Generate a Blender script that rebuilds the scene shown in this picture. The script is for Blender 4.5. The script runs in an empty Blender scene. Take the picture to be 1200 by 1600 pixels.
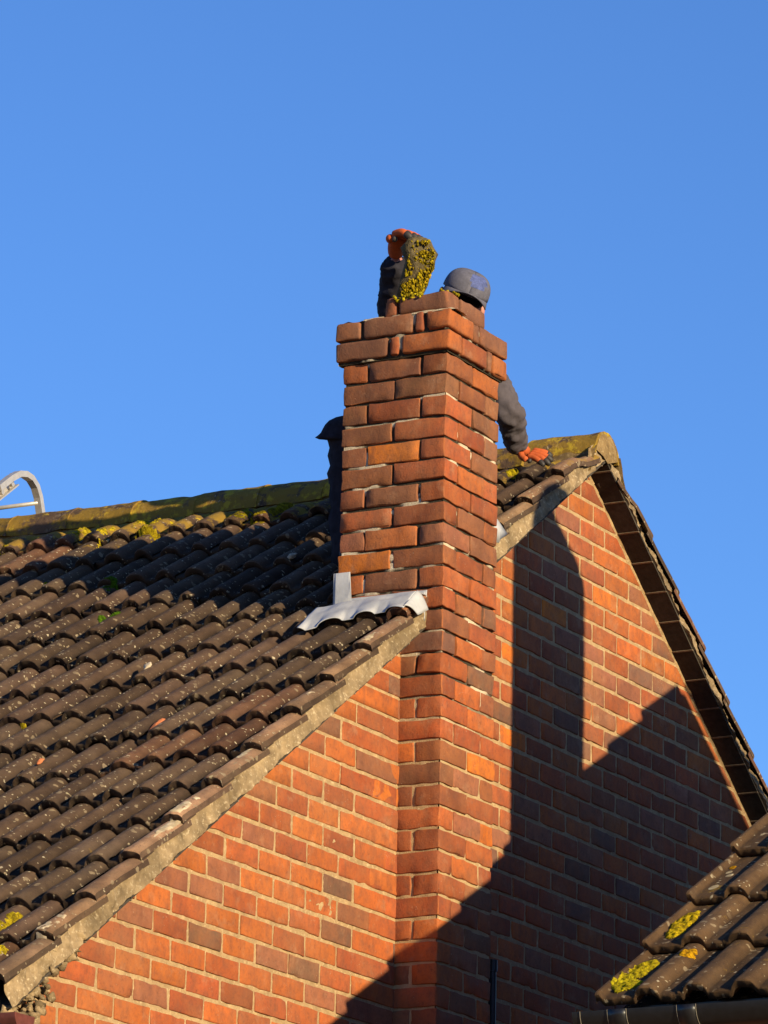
import bpy, bmesh, math, random
import numpy as np
from mathutils import Vector, Matrix
random.seed(7); RNG = np.random.default_rng(7)
SC = bpy.context.scene
COL = SC.collection

# ------------------------------------------------------------------ camera
cam_d = bpy.data.cameras.new('camera'); cam = bpy.data.objects.new('camera', cam_d); COL.objects.link(cam)
SC.camera = cam
R_ = Vector((0.4731, -0.88079, 0.01952)); U_ = Vector((-0.24232, -0.1088, 0.96408)); F_ = Vector((0.84703, 0.46083, 0.2649))
cam.matrix_world = Matrix(((R_.x, U_.x, -F_.x, -14.41324), (R_.y, U_.y, -F_.y, -7.59416), (R_.z, U_.z, -F_.z, -5.08865), (0, 0, 0, 1)))
cam_d.sensor_fit = 'HORIZONTAL'; cam_d.sensor_width = 36; cam_d.lens = 219.575
cam_d.clip_start = 0.1; cam_d.clip_end = 3000
SC.render.resolution_x = 768; SC.render.resolution_y = 1024

# ------------------------------------------------------------------ sky and sun
SUN_AZ = 22.0      # the light travels towards +y, turned this much towards +x
SUN_EL = 14.2
az, el = math.radians(SUN_AZ), math.radians(SUN_EL)
Ldir = Vector((math.sin(az) * math.cos(el), math.cos(az) * math.cos(el), -math.sin(el)))
W = bpy.data.worlds.new("World"); SC.world = W; W.use_nodes = True
nt = W.node_tree; bg = nt.nodes['Background']
sky = nt.nodes.new('ShaderNodeTexSky'); sky.sky_type = 'NISHITA'; sky.sun_disc = False
sky.sun_elevation = el; sky.sun_rotation = math.atan2(-Ldir.x, -Ldir.y)
sky.air_density = 1.0; sky.dust_density = 0.15; sky.ozone_density = 4.0; sky.altitude = 300
tn = nt.nodes.new('ShaderNodeMix'); tn.data_type = 'RGBA'; tn.blend_type = 'MULTIPLY'; tn.inputs[0].default_value = 1; tn.inputs[7].default_value = (.75, 1.0, 1.38, 1)   # the camera's blue
nt.links.new(sky.outputs[0], tn.inputs[6]); nt.links.new(tn.outputs[2], bg.inputs[0]); bg.inputs[1].default_value = 0.080
sun_d = bpy.data.lights.new('sun', 'SUN'); sun_d.energy = 5.0; sun_d.angle = math.radians(0.5); sun_d.color = (1.0, 0.83, 0.51)
sun = bpy.data.objects.new('sun', sun_d); COL.objects.link(sun)
sun.rotation_euler = Ldir.to_track_quat('-Z', 'Y').to_euler(); sun.location = (-10, -20, 12)
SC.view_settings.view_transform = 'Standard'; SC.view_settings.look = 'None'
SC.view_settings.exposure = 0.80; SC.view_settings.gamma = 1.0
SC.view_settings.use_curve_mapping = False

# ------------------------------------------------------------------ helpers
def hsh(ix, iy, iz, seed):
    h = (ix.astype(np.int64) * 374761393 + iy.astype(np.int64) * 668265263 + iz.astype(np.int64) * 2147483647 + seed * 1274126177) & 0xffffffff
    h = ((h ^ (h >> 13)) * 1274126177) & 0xffffffff
    h = ((h ^ (h >> 16)) * 2246822519) & 0xffffffff
    return (h ^ (h >> 15)).astype(np.float64) / 4294967295.0
def noise(P, scale, seed=0):
    """value noise -1..1 of an (n,3) array"""
    Q = np.asarray(P, float) * scale; I = np.floor(Q).astype(np.int64); f = Q - I; f = f * f * (3 - 2 * f)
    out = np.zeros(len(Q))
    for dx in (0, 1):
        for dy in (0, 1):
            for dz in (0, 1):
                w = (f[:, 0] if dx else 1 - f[:, 0]) * (f[:, 1] if dy else 1 - f[:, 1]) * (f[:, 2] if dz else 1 - f[:, 2])
                out += w * hsh(I[:, 0] + dx, I[:, 1] + dy, I[:, 2] + dz, seed)
    return out * 2 - 1
def fbm(P, scale, seed=0, o=3):
    return sum(noise(P, scale * 2 ** k, seed + k * 17) / 2 ** k for k in range(o))

class MB:
    """collects vertices and faces, with a colour per vertex, into one mesh"""
    def __init__(s): s.v = []; s.f = []; s.c = []; s.n = 0
    def add(s, V, Fc, col=(1, 1, 1)):
        V = np.asarray(V, float); s.v.append(V)
        s.f += [tuple(i + s.n for i in f) for f in Fc]
        c = np.asarray(col, float)
        if c.ndim == 1: c = np.tile(c[:3], (len(V), 1))
        s.c.append(c); s.n += len(V)
    def box(s, a, b, col=(1, 1, 1)):
        (x0, y0, z0), (x1, y1, z1) = a, b
        V = [(x0, y0, z0), (x1, y0, z0), (x1, y1, z0), (x0, y1, z0), (x0, y0, z1), (x1, y0, z1), (x1, y1, z1), (x0, y1, z1)]
        s.add(V, [(0, 3, 2, 1), (4, 5, 6, 7), (0, 1, 5, 4), (1, 2, 6, 5), (2, 3, 7, 6), (3, 0, 4, 7)], col)
    def tube(s, pts, r, seg=10, col=(1, 1, 1), cap=True):
        pts = [Vector(p) for p in pts]; n = len(pts); rr = r if hasattr(r, '__len__') else [r] * n
        V = []; up = None
        for i, p in enumerate(pts):
            t = (pts[min(i + 1, n - 1)] - pts[max(i - 1, 0)]).normalized()
            if up is None:
                up = Vector((0, 0, 1)) if abs(t.z) < .9 else Vector((1, 0, 0))
            a = t.cross(up).normalized(); up = a.cross(t).normalized()
            for k in range(seg):
                w = 2 * math.pi * k / seg; V.append(p + (a * math.cos(w) + up * math.sin(w)) * rr[i])
        Fc = [(i * seg + k, i * seg + (k + 1) % seg, (i + 1) * seg + (k + 1) % seg, (i + 1) * seg + k) for i in range(n - 1) for k in range(seg)]
        if cap: Fc += [tuple(range(seg))[::-1], tuple((n - 1) * seg + k for k in range(seg))]
        s.add([tuple(v) for v in V], Fc, col)
    def grid(s, P, col=(1, 1, 1), mask=None):
        """P: (a,b,3)"""
        a, b = P.shape[:2]; Fc = []
        for i in range(a - 1):
            for j in range(b - 1):
                if mask is None or (mask[i, j] and mask[i + 1, j] and mask[i, j + 1] and mask[i + 1, j + 1]):
                    Fc.append((i * b + j, (i + 1) * b + j, (i + 1) * b + j + 1, i * b + j + 1))
        c = np.asarray(col, float)
        s.add(P.reshape(-1, 3), Fc, c.reshape(-1, 3) if c.ndim > 1 else c)
    def build(s, name, mat, parent=None, smooth=False):
        me = bpy.data.meshes.new(name)
        V = np.concatenate(s.v); me.from_pydata(V.tolist(), [], s.f); me.update()
        at = me.color_attributes.new('tint', 'FLOAT_COLOR', 'POINT')
        c = np.concatenate(s.c); at.data.foreach_set('color', np.concatenate([c, np.ones((len(c), 1))], 1).astype(np.float32).ravel())
        if smooth: me.polygons.foreach_set('use_smooth', [True] * len(me.polygons))
        for m in (mat if isinstance(mat, (list, tuple)) else [mat]): me.materials.append(m)
        o = bpy.data.objects.new(name, me); COL.objects.link(o)
        if parent: o.parent = parent
        return o
def fixn(o):
    bm = bmesh.new(); bm.from_mesh(o.data); bmesh.ops.recalc_face_normals(bm, faces=bm.faces); bm.to_mesh(o.data); bm.free(); return o
def thing(name, label, cat, loc=(0, 0, 0), group=None):
    o = bpy.data.objects.new(name, None); COL.objects.link(o); o.empty_display_size = .1
    o['label'] = label; o['category'] = cat
    if group: o['group'] = group
    return o
def tag(o, label, cat, group=None):
    o['label'] = label; o['category'] = cat
    if group: o['group'] = group
    return o

# ------------------------------------------------------------------ materials
def mat(name, rough=.85, spec=.3):
    m = bpy.data.materials.new(name); m.use_nodes = True; n = m.node_tree; b = n.nodes['Principled BSDF']
    b.inputs['Roughness'].default_value = rough; b.inputs['Specular IOR Level'].default_value = spec
    return m, n, b
def N(n, t, **k):
    x = n.nodes.new(t)
    for a, v in k.items():
        if a in x.inputs.keys(): x.inputs[a].default_value = v
        else: setattr(x, a, v)
    return x
def L(n, a, b): n.links.new(a, b)
def obco(n):
    return N(n, 'ShaderNodeTexCoord').outputs['Object']
def noi(n, co, scale, detail=4, rough=.6):
    t = N(n, 'ShaderNodeTexNoise'); t.inputs['Scale'].default_value = scale; t.inputs['Detail'].default_value = detail; t.inputs['Roughness'].default_value = rough
    L(n, co, t.inputs['Vector']); return t.outputs['Fac']
def ramp(n, fac, a, b, ca=(0, 0, 0, 1), cb=(1, 1, 1, 1)):
    r = N(n, 'ShaderNodeValToRGB'); r.color_ramp.elements[0].position = a; r.color_ramp.elements[1].position = b
    r.color_ramp.elements[0].color = ca; r.color_ramp.elements[1].color = cb; L(n, fac, r.inputs[0]); return r.outputs[0]
def mixc(n, fac, a, b, mode='MIX'):
    m = N(n, 'ShaderNodeMix', data_type='RGBA', blend_type=mode)
    for s, v in ((0, fac), (6, a), (7, b)):
        if isinstance(v, (int, float)): m.inputs[s].default_value = v
        elif isinstance(v, tuple): m.inputs[s].default_value = v if len(v) == 4 else v + (1,)
        else: L(n, v, m.inputs[s])
    return m.outputs[2]
def bump(n, b, h, strength=.4, dist=.003):
    x = N(n, 'ShaderNodeBump'); x.inputs['Strength'].default_value = strength; x.inputs['Distance'].default_value = dist
    L(n, h, x.inputs['Height']); L(n, x.outputs[0], b.inputs['Normal'])
def mathn(n, op, a, b):
    m = N(n, 'ShaderNodeMath', operation=op)
    for i, v in enumerate((a, b)):
        if isinstance(v, (int, float)): m.inputs[i].default_value = v
        else: L(n, v, m.inputs[i])
    return m.outputs[0]
def attr(n, name='tint'):
    return N(n, 'ShaderNodeAttribute', attribute_name=name).outputs['Color']

ALB = .70      # all base colours are set against this reflectance scale
def m_brick():
    m, n, b = mat('fired_brick', .88, .25); co = obco(n)
    c = attr(n)
    st = N(n, 'ShaderNodeMapping'); st.inputs['Scale'].default_value = (1, 1, .75); L(n, co, st.inputs[0])
    c = mixc(n, mathn(n, 'MULTIPLY', ramp(n, noi(n, st.outputs[0], 28, 5), .42, .68), .55), c, (.20, .075, .045), 'MIX')
    c = mixc(n, mathn(n, 'MULTIPLY', ramp(n, noi(n, co, 9, 4), .45, .75), .35), c, (.56, .17, .045), 'MIX')
    c = mixc(n, mathn(n, 'MULTIPLY', ramp(n, noi(n, co, 2.3, 6, .65), .46, .72), .42), c, (.36, .17, .085), 'MIX')
    c = mixc(n, mathn(n, 'MULTIPLY', ramp(n, noi(n, co, 11, 6, .7), .56, .70), .35), c, (.48, .27, .16), 'MIX')
    c = mixc(n, mathn(n, 'MULTIPLY', ramp(n, noi(n, co, 42, 5, .7), .30, .44, (1, 1, 1, 1), (0, 0, 0, 1)), .45), c, (.13, .045, .03), 'MIX')
    f = N(n, 'ShaderNodeTexVoronoi'); f.inputs['Scale'].default_value = 95; L(n, co, f.inputs['Vector'])
    sp = mathn(n, 'MULTIPLY', ramp(n, f.outputs['Distance'], .10, .20, (1, 1, 1, 1), (0, 0, 0, 1)), ramp(n, noi(n, co, 14, 3), .56, .66))
    c = mixc(n, mathn(n, 'MULTIPLY', sp, .7), c, (.55, .42, .30))
    c = mixc(n, mathn(n, 'MULTIPLY', ramp(n, noi(n, co, 60, 6, .75), .5, .8), .5), c, (.07, .035, .03))
    L(n, mixc(n, 1.0, c, (ALB, ALB, ALB), 'MULTIPLY'), b.inputs['Base Color'])
    h = mathn(n, 'ADD', noi(n, co, 160, 6, .7), noi(n, co, 34, 4))
    bump(n, b, h, .55, .0035); return m
def m_mortar(name, base, dark, light):
    m, n, b = mat(name, .95, .1); co = obco(n)
    c = mixc(n, ramp(n, noi(n, co, 22, 5), .35, .7), dark, base)
    c = mixc(n, ramp(n, noi(n, co, 75, 4), .55, .75), c, light)
    c = mixc(n, 1.0, c, attr(n), 'MULTIPLY')
    L(n, mixc(n, 1.0, c, (ALB, ALB, ALB), 'MULTIPLY'), b.inputs['Base Color'])
    bump(n, b, noi(n, co, 190, 6, .75), .8, .005); return m
def m_tile():
    m, n, b = mat('concrete_roof_tile', .93, .2); co = obco(n); t = attr(n)
    c = mixc(n, ramp(n, noi(n, co, 13, 5), .3, .7), (.105, .062, .041), (.190, .118, .076))
    c = mixc(n, 1.0, c, t, 'MULTIPLY')
    c = mixc(n, mathn(n, 'MULTIPLY', ramp(n, noi(n, co, 110, 5, .8), .54, .72), .7), c, (.035, .025, .022))
    c = mixc(n, mathn(n, 'MULTIPLY', ramp(n, noi(n, co, 5.5, 4), .55, .75), .5), c, (.17, .115, .075))
    wv = N(n, 'ShaderNodeTexNoise'); wv.inputs['Scale'].default_value = 30; L(n, co, wv.inputs['Vector'])
    dist = N(n, 'ShaderNodeVectorMath', operation='MULTIPLY_ADD'); L(n, wv.outputs['Color'], dist.inputs[0]); dist.inputs[1].default_value = (.035, .035, .035); L(n, co, dist.inputs[2])
    def spots(scale, thr, nscale, na, nb, col, c, amt=1.0, soft=.05):
        v = N(n, 'ShaderNodeTexVoronoi'); v.inputs['Scale'].default_value = scale; v.inputs['Randomness'].default_value = 1; L(n, dist.outputs[0], v.inputs['Vector'])
        pick = N(n, 'ShaderNodeSeparateColor'); L(n, v.outputs['Color'], pick.inputs[0])
        r = mathn(n, 'MULTIPLY', pick.outputs[0], thr)
        s = mathn(n, 'SUBTRACT', r, v.outputs['Distance']); s = ramp(n, s, 0.0, soft)
        s = mathn(n, 'MULTIPLY', s, ramp(n, noi(n, co, nscale, 3), na, nb))
        return mixc(n, mathn(n, 'MULTIPLY', s, amt), c, col)
    c = spots(34, .36, 4, .38, .50, (.36, .27, .17), c, .75)
    c = spots(56, .30, 7, .42, .55, (.60, .50, .34), c, .9)
    c = spots(17, .20, 3, .50, .62, (.30, .21, .12), c, .6, .12)
    c = spots(24, .22, 6, .56, .64, (.50, .42, .26), c, .8)
    # olive and yellow lichen, thickest along the ridge
    g = N(n, 'ShaderNodeAttribute', attribute_name='lichen').outputs['Fac']
    k = mathn(n, 'ADD', noi(n, co, 9, 5, .7), mathn(n, 'MULTIPLY', g, .42))
    c = mixc(n, mathn(n, 'MULTIPLY', ramp(n, k, .68, .76), .85), c, (.36, .215, .028))
    k = mathn(n, 'ADD', noi(n, co, 16, 5, .7), mathn(n, 'MULTIPLY', g, .34))
    c = mixc(n, ramp(n, k, .80, .86), c, (.55, .37, .035))
    L(n, mixc(n, 1.0, c, (ALB, ALB, ALB), 'MULTIPLY'), b.inputs['Base Color'])
    h = mathn(n, 'ADD', noi(n, co, 230, 6, .8), mathn(n, 'MULTIPLY', noi(n, co, 40, 4), 1.4))
    bump(n, b, h, .85, .005); return m
def m_simple(name, col, rough=.8, spec=.3, metal=0, nscale=60, var=.25, bmp=.3, bd=.003, usetint=False):
    m, n, b = mat(name, rough, spec); co = obco(n); b.inputs['Metallic'].default_value = metal
    dk = tuple(x * (1 - var) for x in col); lt = tuple(min(1, x * (1 + var)) for x in col)
    c = mixc(n, ramp(n, noi(n, co, nscale, 5), .3, .7), dk, lt)
    if usetint: c = mixc(n, 1.0, c, attr(n), 'MULTIPLY')
    L(n, mixc(n, 1.0, c, (ALB, ALB, ALB), 'MULTIPLY'), b.inputs['Base Color'])
    if bmp: bump(n, b, noi(n, co, nscale * 2.5, 5), bmp, bd)
    return m
def m_lichen():
    m, n, b = mat('yellow_lichen', .95, .05); co = obco(n)
    c = mixc(n, ramp(n, noi(n, co, 70, 5, .8), .40, .60), (.30, .22, .02), (.98, .76, .03))
    c = mixc(n, 1.0, c, attr(n), 'MULTIPLY')
    L(n, mixc(n, 1.0, c, (ALB, ALB, ALB), 'MULTIPLY'), b.inputs['Base Color']); bump(n, b, noi(n, co, 120, 5, .8), 1.0, .012); return m
def m_wall_plain():
    m, n, b = mat('plain_brickwork', .9, .2); co = obco(n)
    sx = N(n, 'ShaderNodeSeparateXYZ'); L(n, co, sx.inputs[0])
    cb = N(n, 'ShaderNodeCombineXYZ'); L(n, mathn(n, 'ADD', sx.outputs[0], sx.outputs[1]), cb.inputs[0]); L(n, sx.outputs[2], cb.inputs[1])
    t = N(n, 'ShaderNodeTexBrick'); L(n, cb.outputs[0], t.inputs['Vector'])
    t.inputs['Scale'].default_value = 1; t.inputs['Brick Width'].default_value = .2223; t.inputs['Row Height'].default_value = .0803
    t.inputs['Mortar Size'].default_value = .006; t.inputs['Color1'].default_value = (.42, .12, .045, 1); t.inputs['Color2'].default_value = (.26, .09, .06, 1)
    t.inputs['Mortar'].default_value = (.45, .30, .17, 1)
    c = mixc(n, mathn(n, 'MULTIPLY', ramp(n, noi(n, co, 20, 5), .4, .7), .4), t.outputs['Color'], (.15, .06, .04))
    L(n, mixc(n, 1.0, c, (ALB, ALB, ALB), 'MULTIPLY'), b.inputs['Base Color']); bump(n, b, mathn(n, 'SUBTRACT', noi(n, co, 100, 4), t.outputs['Fac']), .5, .005); return m
M = dict(
    brick=m_brick(), mortar=m_mortar('sandy_mortar', (.60, .405, .215), (.40, .265, .145), (.76, .56, .33)),
    joint=m_mortar('weathered_mortar', (.75, .62, .45), (.6, .48, .34), (.9, .8, .64)),
    verge=m_mortar('verge_mortar', (.50, .365, .22), (.26, .185, .11), (.74, .60, .41)),
    tile=m_tile(), lichen=m_lichen(), wall=m_wall_plain(),
    lead=m_simple('lead_sheet', (.50, .50, .53), .6, .35, 0, 16, .14, .35, .004),
    under=m_simple('undercloak_board', (.062, .050, .040), .9, .2, 0, 40, .3, .3, .003, True),
    black=m_simple('black_plastic', (.012, .012, .014), .35, .5, 0, 50, .3, .05),
    line=m_simple('pale_seal', (.20, .17, .13), .6, .3, 0, 50, .2, .0),
    redpl=m_simple('red_brown_gutter', (.16, .045, .032), .45, .5, 0, 50, .3, .1),
    alu=m_simple('aluminium', (.72, .66, .60), .42, .5, .55, 45, .12, .2, .001),
    jacket=m_simple('charcoal_cloth', (.105, .088, .102), .9, .2, 0, 35, .2, .35, .004),
    navy_and_shade=m_simple('navy_and_shaded_cloth', (.030, .028, .040), .9, .15, 0, 35, .3, .35, .004),
    cap=m_simple('grey_cap_cloth', (.135, .13, .17), .85, .2, 0, 60, .18, .3, .002),
    capblue=m_simple('blue_cap_emblem', (.095, .12, .30), .8, .2, 0, 60, .4, .3, .002),
    skin=m_simple('skin', (.50, .20, .15), .55, .4, 0, 50, .08, .1, .001),
    hair_and_face_shade=m_simple('dark_hair_and_face_shade', (.012, .009, .008), .8, .2, 0, 120, .4, .5, .003),
    glove=m_simple('orange_glove', (.55, .11, .028), .85, .3, 0, 70, .15, .4, .002),
    grip=m_simple('dark_glove_grip', (.035, .028, .026), .6, .4, 0, 70, .3, .4, .002),
    boot=m_simple('boot_leather', (.03, .02, .015), .6, .4, 0, 40, .3, .3),
    stone=m_simple('mossy_rubble', (.15, .115, .06), .95, .1, 0, 55, .45, .9, .008),
    shard=m_simple('brick_shard', (.62, .20, .08), .9, .2, 0, 60, .25, .7, .005),
    pale=m_simple('pale_chip', (.62, .50, .36), .9, .2, 0, 60, .25, .7, .005),
    grass=m_simple('gravel', (.42, .28, .16), .95, .1, 0, 2, .3, .5, .02),
    white=m_simple('painted_timber', (.5, .48, .44), .6, .3, 0, 20, .1, .1),
)

# ------------------------------------------------------------------ measures (metres; z = 0 at the bed under the chimney's corbel)
C = .0803; CW = .4195; CD = .431; G = .1675                      # course height, stack width and depth, gable plane
XA, ZA = 1.4915, -.0128; TL, TR = math.atan(.6817), math.atan(.7133)
GROUND = -6.7
es = np.array([math.cos(TL), 0, math.sin(TL)]); ns = np.array([-math.sin(TL), 0, math.cos(TL)])
O_ = np.array([XA, 0, ZA])
def sstep(a, b, x): t = np.clip((x - a) / (b - a), 0, 1); return t * t * (3 - 2 * t)

ground = MB(); n_ = 60
gx, gy = np.meshgrid(np.linspace(-1, 1, n_), np.linspace(-1, 1, n_), indexing='ij')
gp = np.stack([np.sign(gx) * gx ** 2 * 900, np.sign(gy) * gy ** 2 * 900, np.full_like(gx, GROUND)], 2)
ground.grid(gp); go = ground.build('ground', M['grass']); go['kind'] = 'structure'

# ------------------------------------------------------------------ bricks
def brick(mb, a, b, col, r=.006, amp=.0022, cuts=None):
    """a fired brick: rounded arrises, slightly uneven faces; a, b opposite corners"""
    a = np.array(a, float); b = np.array(b, float); c = (a + b) / 2; h = (b - a) / 2; r = min(r, h.min() * .8)
    ax = []
    for i in range(3):
        k = max(1, int(round((2 * h[i] - 2 * r) / .035))) if cuts is None else cuts
        ax.append(np.concatenate([[-h[i], -h[i] + r * .45], np.linspace(-h[i] + r, h[i] - r, k + 1), [h[i] - r * .45, h[i]]]))
    idx = {}; V = []; Fc = []
    def vi(i, j, k):
        key = (i, j, k)
        if key not in idx: idx[key] = len(V); V.append((ax[0][i], ax[1][j], ax[2][k]))
        return idx[key]
    nx, ny, nz = (len(x) - 1 for x in ax)
    for i in range(nx):
        for j in range(ny):
            Fc.append((vi(i, j, 0), vi(i, j + 1, 0), vi(i + 1, j + 1, 0), vi(i + 1, j, 0)))
            Fc.append((vi(i, j, nz), vi(i + 1, j, nz), vi(i + 1, j + 1, nz), vi(i, j + 1, nz)))
    for i in range(nx):
        for k in range(nz):
            Fc.append((vi(i, 0, k), vi(i + 1, 0, k), vi(i + 1, 0, k + 1), vi(i, 0, k + 1)))
            Fc.append((vi(i, ny, k), vi(i, ny, k + 1), vi(i + 1, ny, k + 1), vi(i + 1, ny, k)))
    for j in range(ny):
        for k in range(nz):
            Fc.append((vi(0, j, k), vi(0, j, k + 1), vi(0, j + 1, k + 1), vi(0, j + 1, k)))
            Fc.append((vi(nx, j, k), vi(nx, j + 1, k), vi(nx, j + 1, k + 1), vi(nx, j, k + 1)))
    V = np.array(V); inner = np.clip(V, -(h - r), h - r); d = V - inner
    ln = np.linalg.norm(d, axis=1, keepdims=True)
    edge = (np.sum(np.abs(d) > r * .4, axis=1) >= 2).astype(float)
    V = np.where(ln > 1e-9, inner + d / np.maximum(ln, 1e-9) * r, V) + c
    sd = RNG.integers(0, 9999)
    off = np.stack([noise(V, 26, sd), noise(V, 26, sd + 5), noise(V, 26, sd + 9)], 1) * amp
    chip = edge * sstep(.35, .8, noise(V, 38, sd + 31)) * (amp > .0021); off -= d / max(r, 1e-4) * chip[:, None] * r * .8
    off += np.stack([noise(V, 75, sd + 1), noise(V, 75, sd + 6), noise(V, 75, sd + 8)], 1) * amp * .55
    wear = edge * sstep(-.1, .6, noise(V, 18, sd + 3)) * random.uniform(0, 1) * (amp > .0021)
    cc_ = np.array(col)[None] * (1 - wear[:, None]) + np.array([.55, .17, .05])[None] * wear[:, None] * 1.0
    cc_ = cc_ * (1 + .16 * noise(V, 22, sd + 7))[:, None]
    mb.add(V + off, Fc, cc_)

PAL = dict(o=(.52, .145, .040), b=(.64, .185, .025), r=(.43, .110, .042), p=(.33, .130, .085), d=(.20, .105, .082), s=(.34, .090, .040), w=(.235, .100, .058), n=(.30, .100, .048))
def pick(wts):
    k = random.choices(list(wts), list(wts.values()))[0]; c = np.array(PAL[k]) * np.array([.98, .92, .78]); return c * random.uniform(.86, 1.14) * np.array([random.uniform(.95, 1.05) for _ in range(3)])
GW = dict(o=32, b=2, r=28, p=17, d=7, s=16); SW = dict(r=16, s=24, w=26, n=20, o=12, p=4, d=2, b=2); SL = dict(o=18, r=28, p=9, b=4, s=20, w=12, n=12)

house = thing('brick_house', 'red brick gable house with tall chimney stack and mossy brown tiled roof', 'house')
JT = .0095   # joint

def courses_ring(mb, n, x0, x1, y0, y1, wts, front_only=False, r=.0045, amp=.0034, layout=None):
    """one course of the stack; z top = -(n-1)C"""
    zb, zt = -n * C + JT * .55, -(n - 1) * C - JT * .45; w = .1
    def bk(a, b, yy0, yy1, r=r):
        j = [random.uniform(-.0025, .0025) for _ in range(2)]
        c = pick(wts) * (1.0 if n > 0 else .8)
        brick(mb, (a + j[0], yy0 + j[1], zb + random.uniform(-.001, .001)), (b + j[0], yy1 + j[1], zt + random.uniform(-.001, .001)), c, r * random.uniform(.7, 1.3), amp)
    hx = (x0 + x1) / 2; hy = (y0 + y1) / 2; g = JT / 2
    if n % 2:     # odd: two stretchers across the front
        bk(x0, hx - g, y0, y0 + w); bk(hx + g, x1, y0, y0 + w)
        if front_only:
            for X in (x0, x1 - w): bk(X, X + w, y0 + w + JT, G + .02)
            return
        bk(x0, hx - g, y1 - w, y1); bk(hx + g, x1, y1 - w, y1)
        for X in (x0, x1 - w): bk(X, X + w, y0 + w + JT, y1 - w - JT)
    else:
        if front_only:
            for X in (x0, x1 - w): bk(X, X + w, y0, G + .02)
        else:
            for X in (x0, x1 - w): bk(X, X + w, y0, hy - g); bk(X, X + w, hy + g, y1)
            bk(x0 + w + JT, x1 - w - JT, y1 - w, y1)
        bk(x0 + w + JT, x1 - w - JT, y0, y0 + w)

stack = MB()
for n in range(1, 16): courses_ring(stack, n, 0, CW, 0, CD, SW)
for n in range(16, 54): courses_ring(stack, n, 0, CW, 0, CD, SL, True, .0045, .0026)
# corbel courses, laid as the photo shows them
e = .023; X0, X1, Y0, Y1 = -e, CW + e, -e, CD + e; w = .1
def lay(n, spec, r=.010, amp=.0035):
    zb, zt = -n * C + JT * .5, -(n - 1) * C - JT * .5
    for (a, b, c_, d, col) in spec:
        brick(stack, (a, c_, zb), (b, d, zt + random.uniform(-.002, .002)), np.array(PAL[col]) * random.uniform(.8, .95), r, amp)
lay(0, [(X0, X0 + w, Y1 - .215, Y1, 'w'), (X0, X0 + w, Y1 - .265, Y1 - .227, 'r'), (X0, X0 + .1, Y0, Y1 - .277, 'o'),
        (X0 + .111, X0 + .30, Y0, Y0 + w, 's'), (X0 + .31, X0 + .345, Y0, Y0 + w, 'w'), (X0 + .356, X1, Y0, Y0 + w, 'o'),
        (X1 - w, X1, Y0 + .111, Y0 + .3, 's'), (X1 - w, X1, Y0 + .31, Y1, 'r'), (X0 + .111, X1 - .111, Y1 - w, Y1, 's')])
lay(-1, [(X0, X0 + w, Y1 - .103, Y1, 'w'), (X0, X0 + w, Y1 - .32, Y1 - .114, 'w'), (X0, X0 + w, Y1 - .364, Y1 - .331, 's'),
         (X0, X0 + .19, Y0, Y0 + w, 'o'), (X0 + .2, X0 + .235, Y0, Y0 + w, 'w'), (X0 + .246, X1, Y0, Y0 + w, 'w'),
         (X1 - w, X1, Y0 + .111, Y0 + .32, 's'), (X1 - w, X1, Y0 + .331, Y1, 'r'), (X0 + .111, X1 - .111, Y1 - w, Y1, 's')])
lay(-2, [(.0, .098, 0, .205, 'w'), (.003, .1, .216, .262, 's'), (.109, .305, .0, .1, 'w')], .012, .004)
stack_core = MB()
def core_face(P0, du, dv, nu, nv, normal, depthfn, colfn):
    u, v = np.meshgrid(np.linspace(0, 1, nu), np.linspace(0, 1, nv), indexing='ij')
    P = np.array(P0)[None, None] + u[..., None] * np.array(du) + v[..., None] * np.array(dv)
    flat = P.reshape(-1, 3); d = depthfn(flat); flat = flat - np.array(normal) * d[:, None]
    stack_core.grid(flat.reshape(nu, nv, 3), colfn(flat, d).reshape(nu, nv, 3))
def depth(P):
    nz = fbm(P * np.array([.45, .45, 1.6]), 15, 3, 3); keep = sstep(.26, .5, nz)
    up = .0108 - .0050 * keep
    low = .005 + .002 * noise(P, 30, 8)
    k = sstep(-1.15, -1.5, P[:, 2])
    return up * (1 - k) + low * k
def dcol(P, d):
    t = np.clip(1.05 - (d - .006) / .0050, .09, 1.0)
    k = sstep(-1.15, -1.5, P[:, 2])[:, None]
    return t[:, None] * ((1 - k) * np.ones(3) + k * np.array([.78, .66, .50]))
zt, zb = .0, -4.3
core_face((.008, 0, zb), (CW - .016, 0, 0), (0, 0, zt - zb), 50, 520, (0, -1, 0), depth, dcol)
core_face((0, CD - .008, zb), (0, .016 - CD, 0), (0, 0, zt - zb), 50, 520, (-1, 0, 0), depth, dcol)
core_face((CW, .008, zb), (0, CD - .016, 0), (0, 0, zt - zb), 50, 520, (1, 0, 0), depth, dcol)
core_face((CW - .008, CD, zb), (.016 - CW, 0, 0), (0, 0, zt - zb), 50, 520, (0, 1, 0), depth, dcol)
zt2, zb2 = 2 * C - .004, -.004
def d2(P): return .017 - .009 * sstep(.35, .6, fbm(P, 16, 5, 3))
core_face((X0 + .014, Y0, zb2), (X1 - X0 - .028, 0, 0), (0, 0, zt2 - zb2), 50, 20, (0, -1, 0), d2, dcol)
core_face((X0, Y1 - .014, zb2), (0, Y0 - Y1 + .028, 0), (0, 0, zt2 - zb2), 50, 20, (-1, 0, 0), d2, dcol)
core_face((X1, Y0 + .014, zb2), (0, Y1 - Y0 - .028, 0), (0, 0, zt2 - zb2), 50, 20, (1, 0, 0), d2, dcol)
core_face((X1 - .014, Y1, zb2), (X0 - X1 + .028, 0, 0), (0, 0, zt2 - zb2), 50, 20, (0, 1, 0), d2, dcol)
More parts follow.
